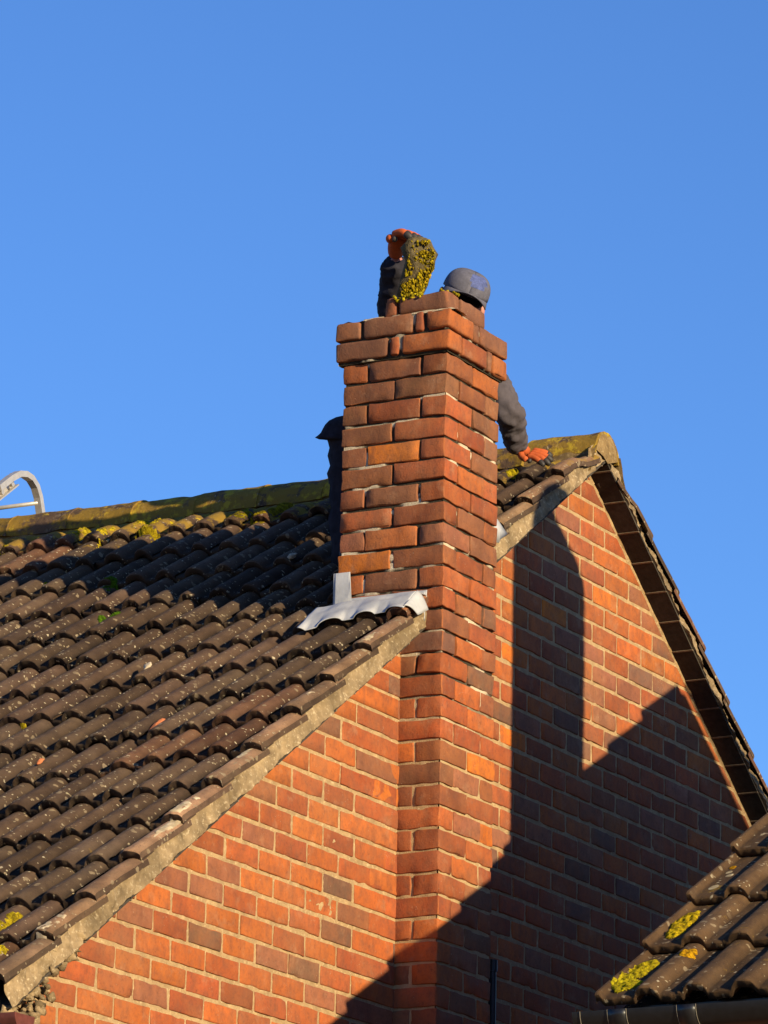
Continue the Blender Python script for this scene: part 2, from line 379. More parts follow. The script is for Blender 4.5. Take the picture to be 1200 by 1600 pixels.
# lumpy bed of mortar on top, a dark flue in the middle
uu, vv = np.meshgrid(np.linspace(X0 + .012, X1 - .012, 40), np.linspace(Y0 + .012, Y1 - .012, 40), indexing='ij')
pp = np.stack([uu, vv, np.full_like(uu, zt2)], 2).reshape(-1, 3); pp[:, 2] += .005 * fbm(pp, 22, 4)
rr_ = np.maximum(abs(pp[:, 0] - CW / 2), abs(pp[:, 1] - CD / 2)); pp[:, 2] -= .35 * (1 - sstep(.095, .105, rr_))
stack_core.grid(pp.reshape(40, 40, 3), (.85, .8, .72))
for yy in (X0,):
    stack_core.grid(np.array([[(X0 + .014, Y0 + .014, .0), (X1 - .014, Y0 + .014, .0)], [(X0 + .014, Y1 - .014, .0), (X1 - .014, Y1 - .014, .0)]]), (.3, .26, .22))
uu, vv = np.meshgrid(np.linspace(.006, .30, 30), np.linspace(.006, .255, 30), indexing='ij')
chim = stack.build('chimney', M['brick'], house, True)
stack_core.build('mortar_core', M['joint'], chim, True)
# squeezed-out mortar left on top of the corbel
cr = MB()
for (x, y, sx, sy) in [(.03, .10, .045, .14), (.14, .03, .12, .03), (.02, .30, .04, .05)]:
    u, v = np.meshgrid(np.linspace(-1, 1, 14), np.linspace(-1, 1, 14), indexing='ij')
    P = np.stack([x + u * sx, y + v * sy, zt2 + .0165 * np.sqrt(np.clip(1 - np.maximum(u ** 2, v ** 2), 0, 1)) - .004], 2).reshape(-1, 3)
    P += np.stack([noise(P, 30, 1), noise(P, 30, 2), noise(P, 40, 3) * .4], 1) * .006; cr.grid(P.reshape(14, 14, 3), (1, .95, .85))
cr.build('mortar_bed', M['joint'], chim, True)

# ------------------------------------------------------------------ gable wall
def rakeL(z): return XA + (z - ZA) / math.tan(TL)      # x of the left rake at height z
def rakeR(z): return XA - (z - ZA) / math.tan(TR)
WL, WR = -2.40, 5.35
def clip_poly(poly, fn):
    out = []
    for i in range(len(poly)):
        p, q = poly[i], poly[(i + 1) % len(poly)]; dp, dq = fn(p), fn(q)
        if dp >= 0: out.append(p)
        if (dp >= 0) != (dq >= 0): t = dp / (dp - dq); out.append((p[0] + (q[0] - p[0]) * t, p[1] + (q[1] - p[1]) * t))
    return out
rm = .012
fL = lambda p: (ZA + (p[0] - XA) * math.tan(TL) - rm / math.cos(TL)) - p[1]
fR = lambda p: (ZA - (p[0] - XA) * math.tan(TR) - rm / math.cos(TR)) - p[1]
def prism(mb, poly, y0, y1, col, ins=.004, flip=False):
    n = len(poly); cx = sum(p[0] for p in poly) / n; cz = sum(p[1] for p in poly) / n
    V = []; sgn = 1
    for (dy, k) in ((y1, 1.0), (y0 + ins, 1.0), (y0, None)):
        for p in poly:
            if k: V.append((p[0], dy, p[1]))
            else:
                d = math.hypot(p[0] - cx, p[1] - cz); s = max(0, 1 - ins * 1.2 / max(d, 1e-4)); V.append((cx + (p[0] - cx) * s, dy, cz + (p[1] - cz) * s))
    Fc = [tuple(range(2 * n, 3 * n))]
    for l in (0, 1):
        for i in range(n): Fc.append((l * n + i, l * n + (i + 1) % n, (l + 1) * n + (i + 1) % n, (l + 1) * n + i))
    mb.add(V, Fc, col)
gw = MB(); UX = .2223; JG = .0128
for n in range(0, 54):
    zt_, zb_ = -(n - 1) * C - JG * .5, -n * C + JG * .5
    ph = -.09 if n % 2 == 0 else -.2
    k0 = int(math.floor((WL - ph) / UX)) - 1; wob = random.uniform(-.004, .004)
    for k in range(k0, k0 + 42):
        a = ph + k * UX + JG / 2 + random.uniform(-.002, .002) + wob; b = ph + (k + 1) * UX - JG / 2 + random.uniform(-.002, .002) + wob
        if k == -1: b = -.001 - .007 + random.uniform(-.004, 0)
        if n > 14 and (a > CW + .002) is False and a > -.03: 
            if b <= CW: continue
            a = max(a, CW + .004)
        if b < WL + .02 or a > WR: continue
        a = max(a, WL); b = min(b, WR)
        if k == -1: b = max(b, a + .02)
        if b - a < .02: continue
        hasn_ = (n < 15)
        z0, z1 = zb_ + random.uniform(-.0015, .0015), zt_ + random.uniform(-.0015, .0015)
        poly = [(a, z0), (b, z0), (b, z1), (a, z1)]
        if min(min(fL(p) for p in poly), min(fR(p) for p in poly)) >= 0:
            yf = G + random.uniform(-.0015, .002)
            vis = (-2.5 < a < 3.4)
            brick(gw, (a, yf, z0), (b, yf + .05, z1), pick(GW), random.uniform(.003, .008), random.choice((.0016, .002, .0032)), None if vis else 1)
        else:
            pl = clip_poly(clip_poly(poly, fL), fR)
            if len(pl) >= 3:
                ar = abs(sum(pl[i][0] * pl[(i + 1) % len(pl)][1] - pl[(i + 1) % len(pl)][0] * pl[i][1] for i in range(len(pl)))) / 2
                if ar > .0007: prism(gw, pl, G + random.uniform(-.001, .002), G + .05, pick(GW), .004)
gable = gw.build('gable_wall', M['brick'], house, True)
# mortar sheet with smears, and the solid wall behind
nu, nv = 430, 260
uu, vv = np.meshgrid(np.linspace(0, 1, nu), np.linspace(0, 1, nv), indexing='ij')
Z = -4.3 + vv * (ZA + 4.3); xl = np.maximum(rakeL(Z), WL); xr = np.minimum(rakeR(Z), WR)
P = np.stack([xl + uu * (xr - xl), np.full_like(Z, G), Z], 2).reshape(-1, 3)
P[:, 1] += .0046 - .0018 * sstep(.1, .7, fbm(P, 7, 11)) * .35 + .0012 * noise(P, 60, 4)
near = np.minimum(abs(P[:, 2] - (ZA + (P[:, 0] - XA) * math.tan(TL))), abs(P[:, 2] - (ZA - (P[:, 0] - XA) * math.tan(TR))))
P[:, 1] -= .009 * (1 - sstep(.008, .022 + .006, near + .008 * noise(P, 25, 6)))
gm = MB(); gm.grid(P.reshape(nu, nv, 3)); gm.build('mortar_sheet', M['mortar'], gable, True)
back = MB()
tri = [(WL + .004, -4.3), (WR - .004, -4.3), (WR - .004, ZA - (WR - XA) * math.tan(TR) - .02), (XA, ZA - .02), (WL + .004, ZA + (WL - XA) * math.tan(TL) - .02)]
prism(back, tri, G + .03, G + .2, (1, 1, 1), .001)
back.box((WL, G - .003, GROUND), (WR, G + .2, -4.3), (1, 1, 1))
back.box((-.004, -.004, GROUND), (CW + .004, G + .02, -4.3))
back.build('lower_wall', M['wall'], house)
sw = MB(); sw.box((WL, G + .05, GROUND), (WL + .2, 8.0, -2.72)); sw.box((WR - .2, G + .05, GROUND), (WR, 8.0, -2.72)); sw.box((WL, 7.8, GROUND), (WR, 8.0, -2.72))
sw.build('side_wall', M['wall'], house)

# ------------------------------------------------------------------ pantiled roofs
def roll(y, c0, p):
    """height of the double-roman profile: two rounded rolls and flat pans per tile"""
    t = (y - c0) / p; k = np.round(t); d = (t - k) * p; hw = np.where(np.mod(k, 2) == 0, .046, .040)
    q = np.clip(np.abs(d) / hw, 0, 1)
    return .034 * np.sqrt(np.clip(1 - q ** 2.1, 0, 1)) ** 1.15
class Roof:
    def __init__(s, O, e, n, c0, p, gauge, y0, tilt, flip=False, base=.02, lift=.024):
        s.O = np.array(O, float); s.e = np.array(e, float); s.n = np.array(n, float); s.c0 = c0; s.p = p; s.g = gauge; s.y0 = y0; s.tilt = tilt; s.base = base; s.liftv = lift; s.flip = flip
    def h(s, sl, y, ends):
        """top surface height at slope position sl"""
        k = np.mod(ends - sl, s.g) / s.g            # 0 at a lower end .. grows downwards
        up = 1 - np.where(k == 0, 0, k)             # 1 just above lower end? (see below)
        return s.base + s.tilt(y) + roll(y, s.c0, s.p) + s.liftv * k
    def pt(s, sl, y, h): 
        sl = np.asarray(sl, float)[..., None]; h = np.asarray(h, float)[..., None]
        P = s.O + sl * s.e + h * s.n; P = P + np.asarray(y, float)[..., None] * np.array([0, 1, 0]); return P
    def tiles(s, mb, lich, kmin, kmax, s0, y1, lichfn, sdir=1, seed=0):
        """courses k: lower end at s0 - k*gauge"""
        rg = random.Random(seed); Wd = 2 * s.p; nT = int((y1 - s.y0) / Wd) + 1; start = s.y0
        yb = s.c0 + s.p - .048                       # boundaries sit beside every second roll
        edges = [s.y0] + [yb + i * Wd for i in range(nT + 1)]
        for k in range(kmin, kmax):
            sl0 = s0 - k * s.g
            cj = rg.uniform(-.003, .003)
            for i in range(len(edges) - 1):
                ya, ye = edges[i], edges[i + 1] + .002
                if ye > y1: continue
                ny = max(3, int((ye - ya) / .0062)); ys = np.linspace(ya, ye, ny)
                top = min(sl0 + s.g + .05, -.09); 
                ss = np.array([0, .003, .010, .05, .11, .17, .23, s.g + .03]); ss = ss[ss < top - sl0]; ss = np.append(ss, top - sl0)
                ds, dy, dh, rot = rg.gauss(0, .006) + cj, rg.uniform(-.003, .003), rg.uniform(-.001, .006), rg.gauss(0, .022)
                SS, YY = np.meshgrid(ss, ys, indexing='ij')
                H = s.base + s.tilt(YY) + roll(YY, s.c0, s.p) + dh
                H = H + s.liftv * (1 - SS / s.g)
                H = H + .004 * (1 - sstep(.0, .02, YY - ya)) * (i > 0)
                H[0] -= .006; H[1] -= .002
                H = H - .034 * sstep(-.30, -.15, sl0 + SS)
                P = s.pt(sl0 + SS + ds + rot * (YY - ya), YY + dy, H)
                fl = P.reshape(-1, 3); nz = noise(fl, 26, 2) * .0018 + noise(fl, 70, 3) * .0016 + noise(fl, 150, 5) * .001
                rough = (SS.ravel() < .012) * (noise(fl, 70, 9) * .004 + .012 * sstep(.5, .9, noise(fl, 14, 12)))
                fl = fl + nz[:, None] * s.n + rough[:, None] * s.e; P = fl.reshape(P.shape)
                v = rg.uniform(.58, 1.16); col = np.array([v * rg.uniform(.97, 1.05), v, v * rg.uniform(.94, 1.04)])
                if rg.random() < .08: col = col * np.array([1.35, 1.05, .95])
                # dirt lies in the pans
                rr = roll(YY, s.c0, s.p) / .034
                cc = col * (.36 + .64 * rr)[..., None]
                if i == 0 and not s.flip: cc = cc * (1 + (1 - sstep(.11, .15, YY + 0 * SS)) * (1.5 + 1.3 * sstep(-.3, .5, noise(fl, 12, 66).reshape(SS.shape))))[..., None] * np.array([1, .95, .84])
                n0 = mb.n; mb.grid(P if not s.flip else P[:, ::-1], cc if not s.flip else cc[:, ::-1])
                lv = lichfn(SS + sl0, YY); lich.append((lv if not s.flip else lv[:, ::-1]).ravel())
                # lower edge and a short underside, both following the profile
                th = .024
                E0 = P[0]; E1 = E0 - s.n * th; E2 = s.pt(sl0 + .09 + ds + 0 * ys, ys + dy, s.base + s.tilt(ys) + roll(ys, s.c0, s.p) + dh + s.liftv * (1 - .09 / s.g) - th)
                Q = np.stack([E2, E1, E0]); Q = Q if not s.flip else Q[:, ::-1]
                mb.grid(Q, tuple(col * .55)); lich.append(np.zeros(3 * len(ys)))  # shadow at the lower edge put into a darker colour
                # the exposed side of the verge tile
                if i == 0:
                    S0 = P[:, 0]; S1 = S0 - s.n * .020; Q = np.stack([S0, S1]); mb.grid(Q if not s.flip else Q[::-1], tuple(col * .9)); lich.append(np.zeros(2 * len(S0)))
def setlich(o, arrs):
    a = o.data.attributes.new('lichen', 'FLOAT', 'POINT'); a.data.foreach_set('value', np.concatenate(arrs).astype(np.float32))
tiltL = lambda y: .040 * (1 - sstep(.1, .95, y)) 
RL = Roof(O_, es, ns, .097, .131, .302, .058, tiltL, lift=.032)
roof = MB(); lich = []
def lichmain(sl, y):
    return np.clip(1.0 - (-sl - .05) / .55, 0, 1) * (1.0 - .35 * sstep(.8, 0, y)) + .12 * sstep(1.5, 3.5, y)
S0 = -.132
RL.tiles(roof, lich, 1, 17, S0, 8.0, lichmain, seed=4)
esr = np.array([-math.cos(TR), 0, math.sin(TR)]); nsr = np.array([math.sin(TR), 0, math.cos(TR)])
RR = Roof(O_, esr, nsr, .097, .131, .302, .058, lambda y: .01 * (1 - sstep(.1, .6, y)), True)
RR.tiles(roof, lich, 1, 17, S0 - .02, 8.0, lambda a, b: np.clip(.5 + a, 0, 1) * .5 + 0 * b, seed=9)
# battens' deck under the tiles keeps the loft dark
for (e_, n_v) in ((es, ns), (esr, nsr)):
    P = [O_ + e_ * a + n_v * (-.002) + np.array([0, y, 0]) for a, y in ((0, .10), (0, 8.0), (-5.0, 8.0), (-5.0, .10))]
    roof.add(P, [(0, 1, 2, 3)], (.1, .1, .1)); lich.append(np.zeros(4))
roofo = roof.build('roof', M['tile'], house, True); setlich(roofo, lich)

# ridge tiles, each one its own part
def ridge_top(y): return np.interp(y, [0, .3, 1.0, 1.4, 2.0, 2.6, 8], [.100, .088, .056, .046, .048, .056, .060])
y = .070; i = 0
while y < 8:
    ln = .300 + random.uniform(-.01, .01); mb = MB(); nu, nv = 12, 22
    u, v = np.meshgrid(np.linspace(0, 1, nu), np.linspace(-1, 1, nv), indexing='ij')
    a = v * math.radians(84); rad = .130 if i else .114
    zc = ridge_top(y + ln / 2) - rad + random.uniform(-.004, .004)
    Y = y + u * (ln + .006)
    flare = (.007 if i else .001) * (1 - sstep(0, .18, u)) + random.uniform(0, .003)
    r = rad + flare
    P = np.stack([XA + 1.03 * r * np.sin(a) + random.uniform(-.003, .003), Y, zc + r * np.cos(a) + .004 * (u - .5)], 2).reshape(-1, 3)
    P += np.stack([noise(P, 18, 3), noise(P, 18, 4) * .6, noise(P, 14, 5)], 1) * .0045 + np.stack([noise(P, 60, 6), 0 * P[:, 0], noise(P, 60, 7)], 1) * .002
    Q = P.reshape(nu, nv, 3); vcol = random.uniform(.65, 1.0)
    mb.grid(Q, (vcol, vcol, vcol))
    inn = Q.copy(); cen = np.stack([np.full((nu, nv), XA), Q[..., 1], np.full((nu, nv), zc)], 2); inn = cen + (Q - cen) * .86
    mb.grid(inn[:, ::-1], (.4, .4, .4))
    for q in (0, nu - 1): mb.grid(np.stack([Q[q], inn[q]]) if q else np.stack([inn[q], Q[q]]), (.9, .9, .9))
    for q in (0, nv - 1): mb.grid(np.stack([Q[:, q], inn[:, q]]), (.7, .7, .7))
    o = mb.build('ridge_tile', M['tile'], house, True)
    at = o.data.attributes.new('lichen', 'FLOAT', 'POINT'); at.data.foreach_set('value', np.full(len(o.data.vertices), .55 + random.uniform(-.3, .3), np.float32))
    y += ln + .003; i += 1
# mortar bed under the ridge and the filled ridge end
rb = MB(); ny = 420; Yv = np.linspace(.062, 8, ny)
for sx in (-1, 1):
    rows = []
    for (dx, dz) in ((.105, -.080), (.122, -.112), (.138, -.150), (.160, -.200)):
        P = np.stack([np.full(ny, XA + sx * dx), Yv, ridge_top(Yv) + dz], 1); P += np.stack([noise(P, 22, 3), noise(P, 22, 4) * 0, noise(P, 22, 5)], 1) * .008; rows.append(P)
    rb.grid(np.stack(rows) if sx < 0 else np.stack(rows)[::-1], (.62, .56, .42))
an = np.linspace(-1, 1, 16) * math.radians(80); zc = ridge_top(.06) - .128
R0 = np.stack([XA + .100 * np.sin(an), np.full(16, .068), zc + .014 + .104 * np.cos(an)], 1); Rc = np.tile([[XA, .066, zc + .0]], (16, 1))
R0 += np.stack([0 * an, noise(R0, 40, 2) * .006, 0 * an], 1)
rb.grid(np.stack([R0, (R0 + Rc) / 2 + np.array([0, -.006, 0]), Rc]), (.8, .72, .55))
rb.build('ridge_mortar', M['verge'], house, True)

# verge: undercloak boards and a packed mortar band on each rake
def verge(e_, n_v, TLx, tilt, side):
    ub = MB(); random.seed(5 + side)
    a = -4.95
    while a < -.05:
        b = min(a + .155, -.02); d = random.uniform(-.003, .002)
        V = []
        for (sl, yy, hh) in [(a + .002, .072 + d, -.006), (b - .002, .072 + d, -.006), (b - .002, G + .01, -.006), (a + .002, G + .01, -.006)]:
            for dh in (0, .008): V.append(O_ + e_ * sl + n_v * (hh + dh) + np.array([0, yy, 0]))
        ub.add(V, [(0, 2, 4, 6), (1, 7, 5, 3), (0, 1, 3, 2), (2, 3, 5, 4), (4, 5, 7, 6), (6, 7, 1, 0)], tuple(np.ones(3) * random.uniform(.8, 1.2))); a += .158
    jm = ub; a = -4.95
    while a < -.1:
        a += .158; V = []
        for (s1, hh) in ((a - .005, -.0085), (a + .002, -.0085), (a + .002, -.004), (a - .005, -.004)):
            for yy in (.0705, G - .008): V.append(O_ + e_ * s1 + n_v * hh + np.array([0, yy, 0]))
        jm.add(V, [(0, 1, 3, 2), (2, 3, 5, 4), (4, 5, 7, 6), (6, 7, 1, 0), (0, 2, 4, 6), (1, 7, 5, 3)], (4.2, 3.8, 3.2))
    fixn(ub.build('undercloak', M['under'], house))
    mb = MB(); nS, nH = 700, 9; sl = np.linspace(-4.97, -.02, nS); hv = np.linspace(0, 1, nH)
    SS, HV = np.meshgrid(sl, hv, indexing='ij')
    k = (1 - np.mod(SS - S0, .302) / .302)           # follows the sawtooth underside of the tiles
    Htop = .02 + tilt(.07) + .0235 * k - .010 + roll(np.array(.06), .097, .131)
    H = .002 + HV * (Htop - .002)
    Yv = np.full_like(SS, .066) + .010 * HV
    P = O_ + SS[..., None] * e_ + H[..., None] * n_v; P[..., 1] += Yv
    fl = P.reshape(-1, 3); nn = fbm(fl, 16, 21 + side) * .0085 + fbm(fl, 48, 31) * .0055
    crack = 1 - sstep(.0, .05, np.abs(noise(fl, 7, 77 + side)))
    fl[:, 1] += nn + .006 * crack * (noise(fl, 3, 8) > .1)
    fl += n_v * (noise(fl, 25, 55)[:, None] * .004)
    P = fl.reshape(P.shape); c_ = (.85 + .3 * noise(fl, 12, 9))[:, None] * np.array([1, .98, .95])
    c_ = c_.reshape(P.shape)
    mb.grid(P if side == 0 else P[:, ::-1], c_ if side == 0 else c_[:, ::-1])
    # lower lip returning to the undercloak
    P2 = P[:, 0].copy(); P3 = P2.copy(); P3[:, 1] = .10
    mb.grid(np.stack([P2, P3]), (.8, .8, .8))
    mb.build('verge_mortar', M['verge'], house, True)
    # fillet pointed between the board and the bricks
    fb = MB(); nS = 500; sl = np.linspace(-4.6, -.01, nS); rows = []
    kf = 1.0 if side == 0 else .45
    for (hh, yy) in ((-.005, G - .016 * kf), (-.012 * kf, G - .012 * kf), (-.022 * kf, G - .002), (-.030 * kf, G + .004)):
        P = O_ + sl[:, None] * e_ + n_v * hh + np.array([0, yy, 0]); P += n_v * (noise(P, 20, 3) * .005)[:, None]; P[:, 1] += noise(P, 45, 5) * .002; rows.append(P)
    fb.grid(np.stack(rows), (1.0, .95, .85)); fb.build('verge_fillet', M['mortar'], house, True)
verge(es, ns, TL, tiltL, 0); verge(esr, nsr, TR, lambda y: .0, 1)

# pale old mortar streaked over the edge of some verge tiles
def on_left(sl, y, off=0.0, R=RL, s0=S0):
    sl = np.asarray(sl, float); y = np.asarray(y, float); k = np.mod(sl - s0, R.g) / R.g
    return R.pt(sl, y, R.base + R.tilt(y) + roll(y, R.c0, R.p) + R.liftv * (1 - k) + off)
def patch(mb, sl, y, rs, ry, th, seed, col=(1, 1, 1), R=RL, s0=S0, cov=.0, rot=0, nn=40):
    u, v = np.meshgrid(np.linspace(-1.25, 1.25, nn), np.linspace(-1.25, 1.25, nn), indexing='ij')
    a = u * rs * math.cos(rot) - v * ry * math.sin(rot); b_ = u * rs * math.sin(rot) + v * ry * math.cos(rot)
    S = sl + a; Y = np.maximum(y + b_, R.y0 + .002 if R.y0 > 0 else -99)
    base = on_left(S, Y, 0, R, s0); fl = base.reshape(-1, 3)
    m = 1 - (u ** 2 + v ** 2).ravel() + .65 * fbm(fl, 26, seed) + cov
    hgt = th * np.sqrt(np.clip(m, 0, 1)) * (1 + .8 * noise(fl, 90, seed + 3)) + .4 * th * np.clip(noise(fl, 150, seed + 4), 0, 1) - .002
    P = (fl + R.n * hgt[:, None]).reshape(nn, nn, 3)
    if R.flip: P = P[:, ::-1]
    c = np.asarray(col)[None] * (.75 + .35 * np.clip(noise(fl, 60, seed + 8), -1, 1))[:, None]
    mb.grid(P, c.reshape(nn, nn, 3) if not R.flip else c.reshape(nn, nn, 3)[:, ::-1], m.reshape(nn, nn) > 0)
def slpos(x, y, z): return (x - XA) / math.cos(TL) 
def roofspot(px):   # (x, y) in plan -> slope coordinate
    return (px[0] - XA) / math.cos(TL), px[1]
pm = MB()
for (x, y, a, b) in [(-1.62, .085, .16, .02), (-1.16, .09, .09, .02), (-.72, .088, .05, .018), (-2.3, .09, .15, .03), (-.35, .085, .08, .015)]:
    s_, y_ = roofspot((x, y)); patch(pm, s_, y_, a, b, .004, int(abs(x) * 100), (1.25, 1.2, 1.1))
pm.build('mortar_smear', M['joint'], house, True)
lm = MB()
YEL = (1.05, 1.0, .9)
for (x, y, a, b, th, col) in [(-2.18, .312, .045, .035, .010, YEL), (-2.30, .30, .13, .045, .010, YEL), (-2.42, .25, .05, .05, .010, YEL),
        (1.22, 2.30, .07, .05, .007, YEL), (1.20, 2.15, .10, .045, .008, YEL), (1.19, 1.96, .10, .045, .008, YEL), (1.25, 2.02, .06, .04, .006, YEL), (1.22, 1.86, .07, .04, .006, YEL), (1.13, 1.92, .06, .05, .006, (.75, .7, .6)),
        (1.2, 1.55, .10, .05, .005, (.5, .5, .4)), (1.23, 1.35, .10, .05, .005, (.55, .5, .4)), (1.14, 1.42, .05, .04, .005, (.6, .55, .4)), (1.2, 1.02, .1, .05, .005, (.5, .5, .4)),
        (1.13, 2.62, .03, .04, .006, YEL), (1.03, 2.62, .03, .03, .006, YEL), (.86, 2.50, .03, .02, .006, YEL), (.75, 2.14, .03, .02, .006, (.9, .9, .6)), (.1, 2.02, .03, .015, .006, YEL), (.03, 2.03, .05, .02, .005, YEL),
        (1.22, .30, .06, .035, .008, (.7, .7, .5)), (-.62, 1.35, .02, .015, .006, YEL)]:
    s_, y_ = roofspot((x, y)); patch(lm, s_, y_, a, b, th, int(abs(x * 173 + y * 31)) % 900, col)
for (x, y, a, b) in [(.62, 1.78, .05, .03), (.5, 1.72, .04, .025), (.30, 1.55, .04, .02), (-.08, 2.0, .06, .035), (-.16, 2.06, .05, .035), (.33, 1.62, .03, .02)]:
    s_, y_ = roofspot((x, y)); patch(lm, s_, y_, a, b, .007, int(abs(x * 73 + y * 31) * 7) % 900, (.16, .42, .35))
lm.build('moss', M['lichen'], house, True)

# broken mortar lumps where the verge meets the eaves
def lump(mb, c, r, seed, col=(1, 1, 1), k=10, amp=.35):
    c = np.array(c, float); r = np.array(r if hasattr(r, '__len__') else (r, r, r), float); V = []; Fc = []
    for i in range(k + 1):
        for j in range(2 * k):
            a, b = math.pi * i / k, math.pi * j / k; V.append((math.sin(a) * math.cos(b), math.sin(a) * math.sin(b), math.cos(a)))
    V = np.array(V); m = 1 + amp * noise(V * 1.0, 1.6, seed) + amp * .5 * noise(V, 3.7, seed + 2)
    V = V * m[:, None] * r + c
    for i in range(k):
        for j in range(2 * k): Fc.append((i * 2 * k + j, (i + 1) * 2 * k + j, (i + 1) * 2 * k + (j + 1) % (2 * k), i * 2 * k + (j + 1) % (2 * k)))
    mb.add(V, Fc, col)
el_ = MB(); random.seed(21)
for t in range(120):
    x = random.uniform(-2.62, -2.22); base = ZA + (x - XA) * math.tan(TL); z = base + random.uniform(-.11, .035) - .03 * (x < -2.45)
    if x > -2.36 and z < base - .025 : z = base - random.uniform(-.02, .025)
    r = random.uniform(.006, .020)
    lump(el_, (x, random.uniform(.07, .15), z), (r * random.uniform(.8, 1.9), r, r * random.uniform(.6, 1.1)), t, tuple(np.array([1, .97, .9]) * random.uniform(.5, 1.2)), 5, .75)
el_.build('broken_mortar', M['verge'], house, True)

# lead flashing dressed round the stack and over the tiles
lf = MB(); ny = 60; Yv = np.linspace(.060, .475, ny)
def leadcol(P): return (.9 + .18 * fbm(P, 9, 4))[:, None] * np.ones(3)
topz = -11 * C - .012
rows = []
sl_wall = (0 - XA) / math.cos(TL)
# upstand on the left face
base_at_wall = np.array([on_left(np.array(sl_wall), np.array(max(yy, .06)), .006)[2] for yy in Yv])
Yc = np.clip(Yv, .10, CD - .0)
tz = np.where(Yv > .372, -9.9 * C, topz)
for t in (0, .33, .66, 1.0):
    rows.append(np.stack([np.full(ny, -.010 - .004 * t), Yv, tz * (1 - t) + (base_at_wall + .01) * t], 1))
rows = [r[(Yv < CD + .01)] for r in rows]
P = np.stack(rows); fl = P.reshape(-1, 3); fl[:, 0] += noise(fl, 18, 2) * .003
lf.grid(P)
k_ = Yv < CD + .01
# apron over the tiles
nS = 26; dn = np.linspace(0, 1, nS); Pm = []
for j, t in enumerate(dn):
    wd = .125 + .050 * sstep(.25, .45, Yv) + .006 * np.sin(Yv * 30)
    S = sl_wall - .006 - t * wd; rl = roll(np.maximum(Yv, .062), .097, .131)
    hh = RL.base + RL.tilt(Yv) + .030 + .052 - .010 * t - (.034 - rl) * (.06 + .50 * sstep(.55, 1.0, t)) + .0035 * noise(np.stack([Yv, np.full(ny, t * .3), Yv * 0], 1), 14, 4)
    Q = RL.pt(S, Yv, hh)
    Pm.append(Q)
Pm = np.stack(Pm); Pm[0, :, 0] = -.013
lf.grid(Pm, 1.0 * np.ones(3))
# the tail curling down over the verge, beside the stack
tail = []
for t in np.linspace(0, 1, 10):
    a = t * 1.3
    yy = .062 - .026 * math.sin(a); row = []
    for q in np.linspace(0, 1, 12):
        S = sl_wall - .004 - q * .125 * (1 - .30 * t)
        P_ = RL.pt(np.array(S), np.array(.062), np.array(RL.base + .040 + .030 + .052 - .010 * q)) - ns * (.105 * (1 - math.cos(a)) * (1 - .3 * q)); P_[1] = yy; P_[0] -= .0; row.append(P_)
    tail.append(row)
tail = np.array(tail); lf.grid(tail[::-1])
# cover piece filling the upstand between arris side and tail
y_a, y_b = .066, .105
cp = []
for t in np.linspace(0, 1, 8):
    row = []
    for yy in np.linspace(y_a, y_b, 8):
        zlow = base_at_wall[0] - .015 - .05 * (1 - (yy - y_a) / (y_b - y_a)); ztop = topz - .006 * (1 - (yy - y_a) / (y_b - y_a)) 
        row.append((-.0125 - .002 * math.sin(t * 6), yy, ztop * (1 - t) + zlow * t))
    cp.append(row)
lf.grid(np.array(cp))
# back gutter wing
bw = []
for t in np.linspace(0, 1, 6):
    bw.append([(xx, CD + .012, (-9.9 * C) * (1 - t) + (on_left(np.array((xx - XA) / math.cos(TL)), np.array(.46), .004)[2] if True else 0) * t) for xx in np.linspace(-.012, .06, 5)])
lf.grid(np.array(bw))
flash = lf.build('lead_flashing', M['lead'], chim, True)
so = flash.modifiers.new('thick', 'SOLIDIFY'); so.thickness = .0028; so.offset = 0
lr = MB()
lr.grid(np.array([[(.44, .062, -.47), (.526, .054, -.500), (.56, .054, -.515)], [(.44, .058, -.53), (.535, .048, -.540), (.600, .050, -.537)], [(.44, .056, -.60), (.534, .050, -.588), (.548, .054, -.572)]]))
o = lr.build('lead_soaker', M['lead'], chim, True); so = o.modifiers.new('thick', 'SOLIDIFY'); so.thickness = .003; so.offset = 0

# black conduit in the corner, gutters
pb = MB(); pb.tube([(.705, G - .024, -2.13), (.705, G - .024, GROUND)], [.017, .017], 12)
pb.tube([(.705, G - .024, -2.118), (.705, G - .024, -2.16)], .021, 12)
pb.build('conduit', M['black'], house, False)
def gutter(name, x, z, y0, y1, r, m, parent, th=.003, seg=14):
    g = MB(); Q = []
    for yy in np.linspace(y0, y1, 6):
        row = [(x + rr * math.cos(a), yy, z + rr * math.sin(a)) for rr, a in [(r, math.pi + math.pi * k / seg) for k in range(seg + 1)]]
        row += [(x + (r - th) * math.cos(a), yy, z + (r - th) * math.sin(a)) for a in [2 * math.pi - math.pi * k / seg for k in range(seg + 1)]]
        row.append(row[0]); Q.append(row)
    g.grid(np.array(Q))
    for yy, s in ((y0 if abs(y0) < abs(y1) else y1, 1),):
        V = [(x + r * math.cos(math.pi + math.pi * k / seg), yy, z + r * math.sin(math.pi + math.pi * k / seg)) for k in range(seg + 1)]
        g.add(V, [tuple(range(len(V)))])
    return g.build(name, m, parent, True)
gutter('gutter', -2.60, -2.83, .03, 8.0, .056, M['redpl'], house)

# ------------------------------------------------------------------ the neighbouring house on the right
nb = thing('neighbouring_house', 'lower house at bottom right with brown rolled tiles, yellow lichen and black gutter', 'house')
TN = math.atan(.645); NX, NZ = 1.5, .645 * 1.5 - 1.015 - .060
esn = np.array([math.cos(TN), 0, math.sin(TN)]); nsn = np.array([-math.sin(TN), 0, math.cos(TN)]); ON = np.array([NX, 0, NZ])
YV = -2.095                                               # its verge faces the main gable
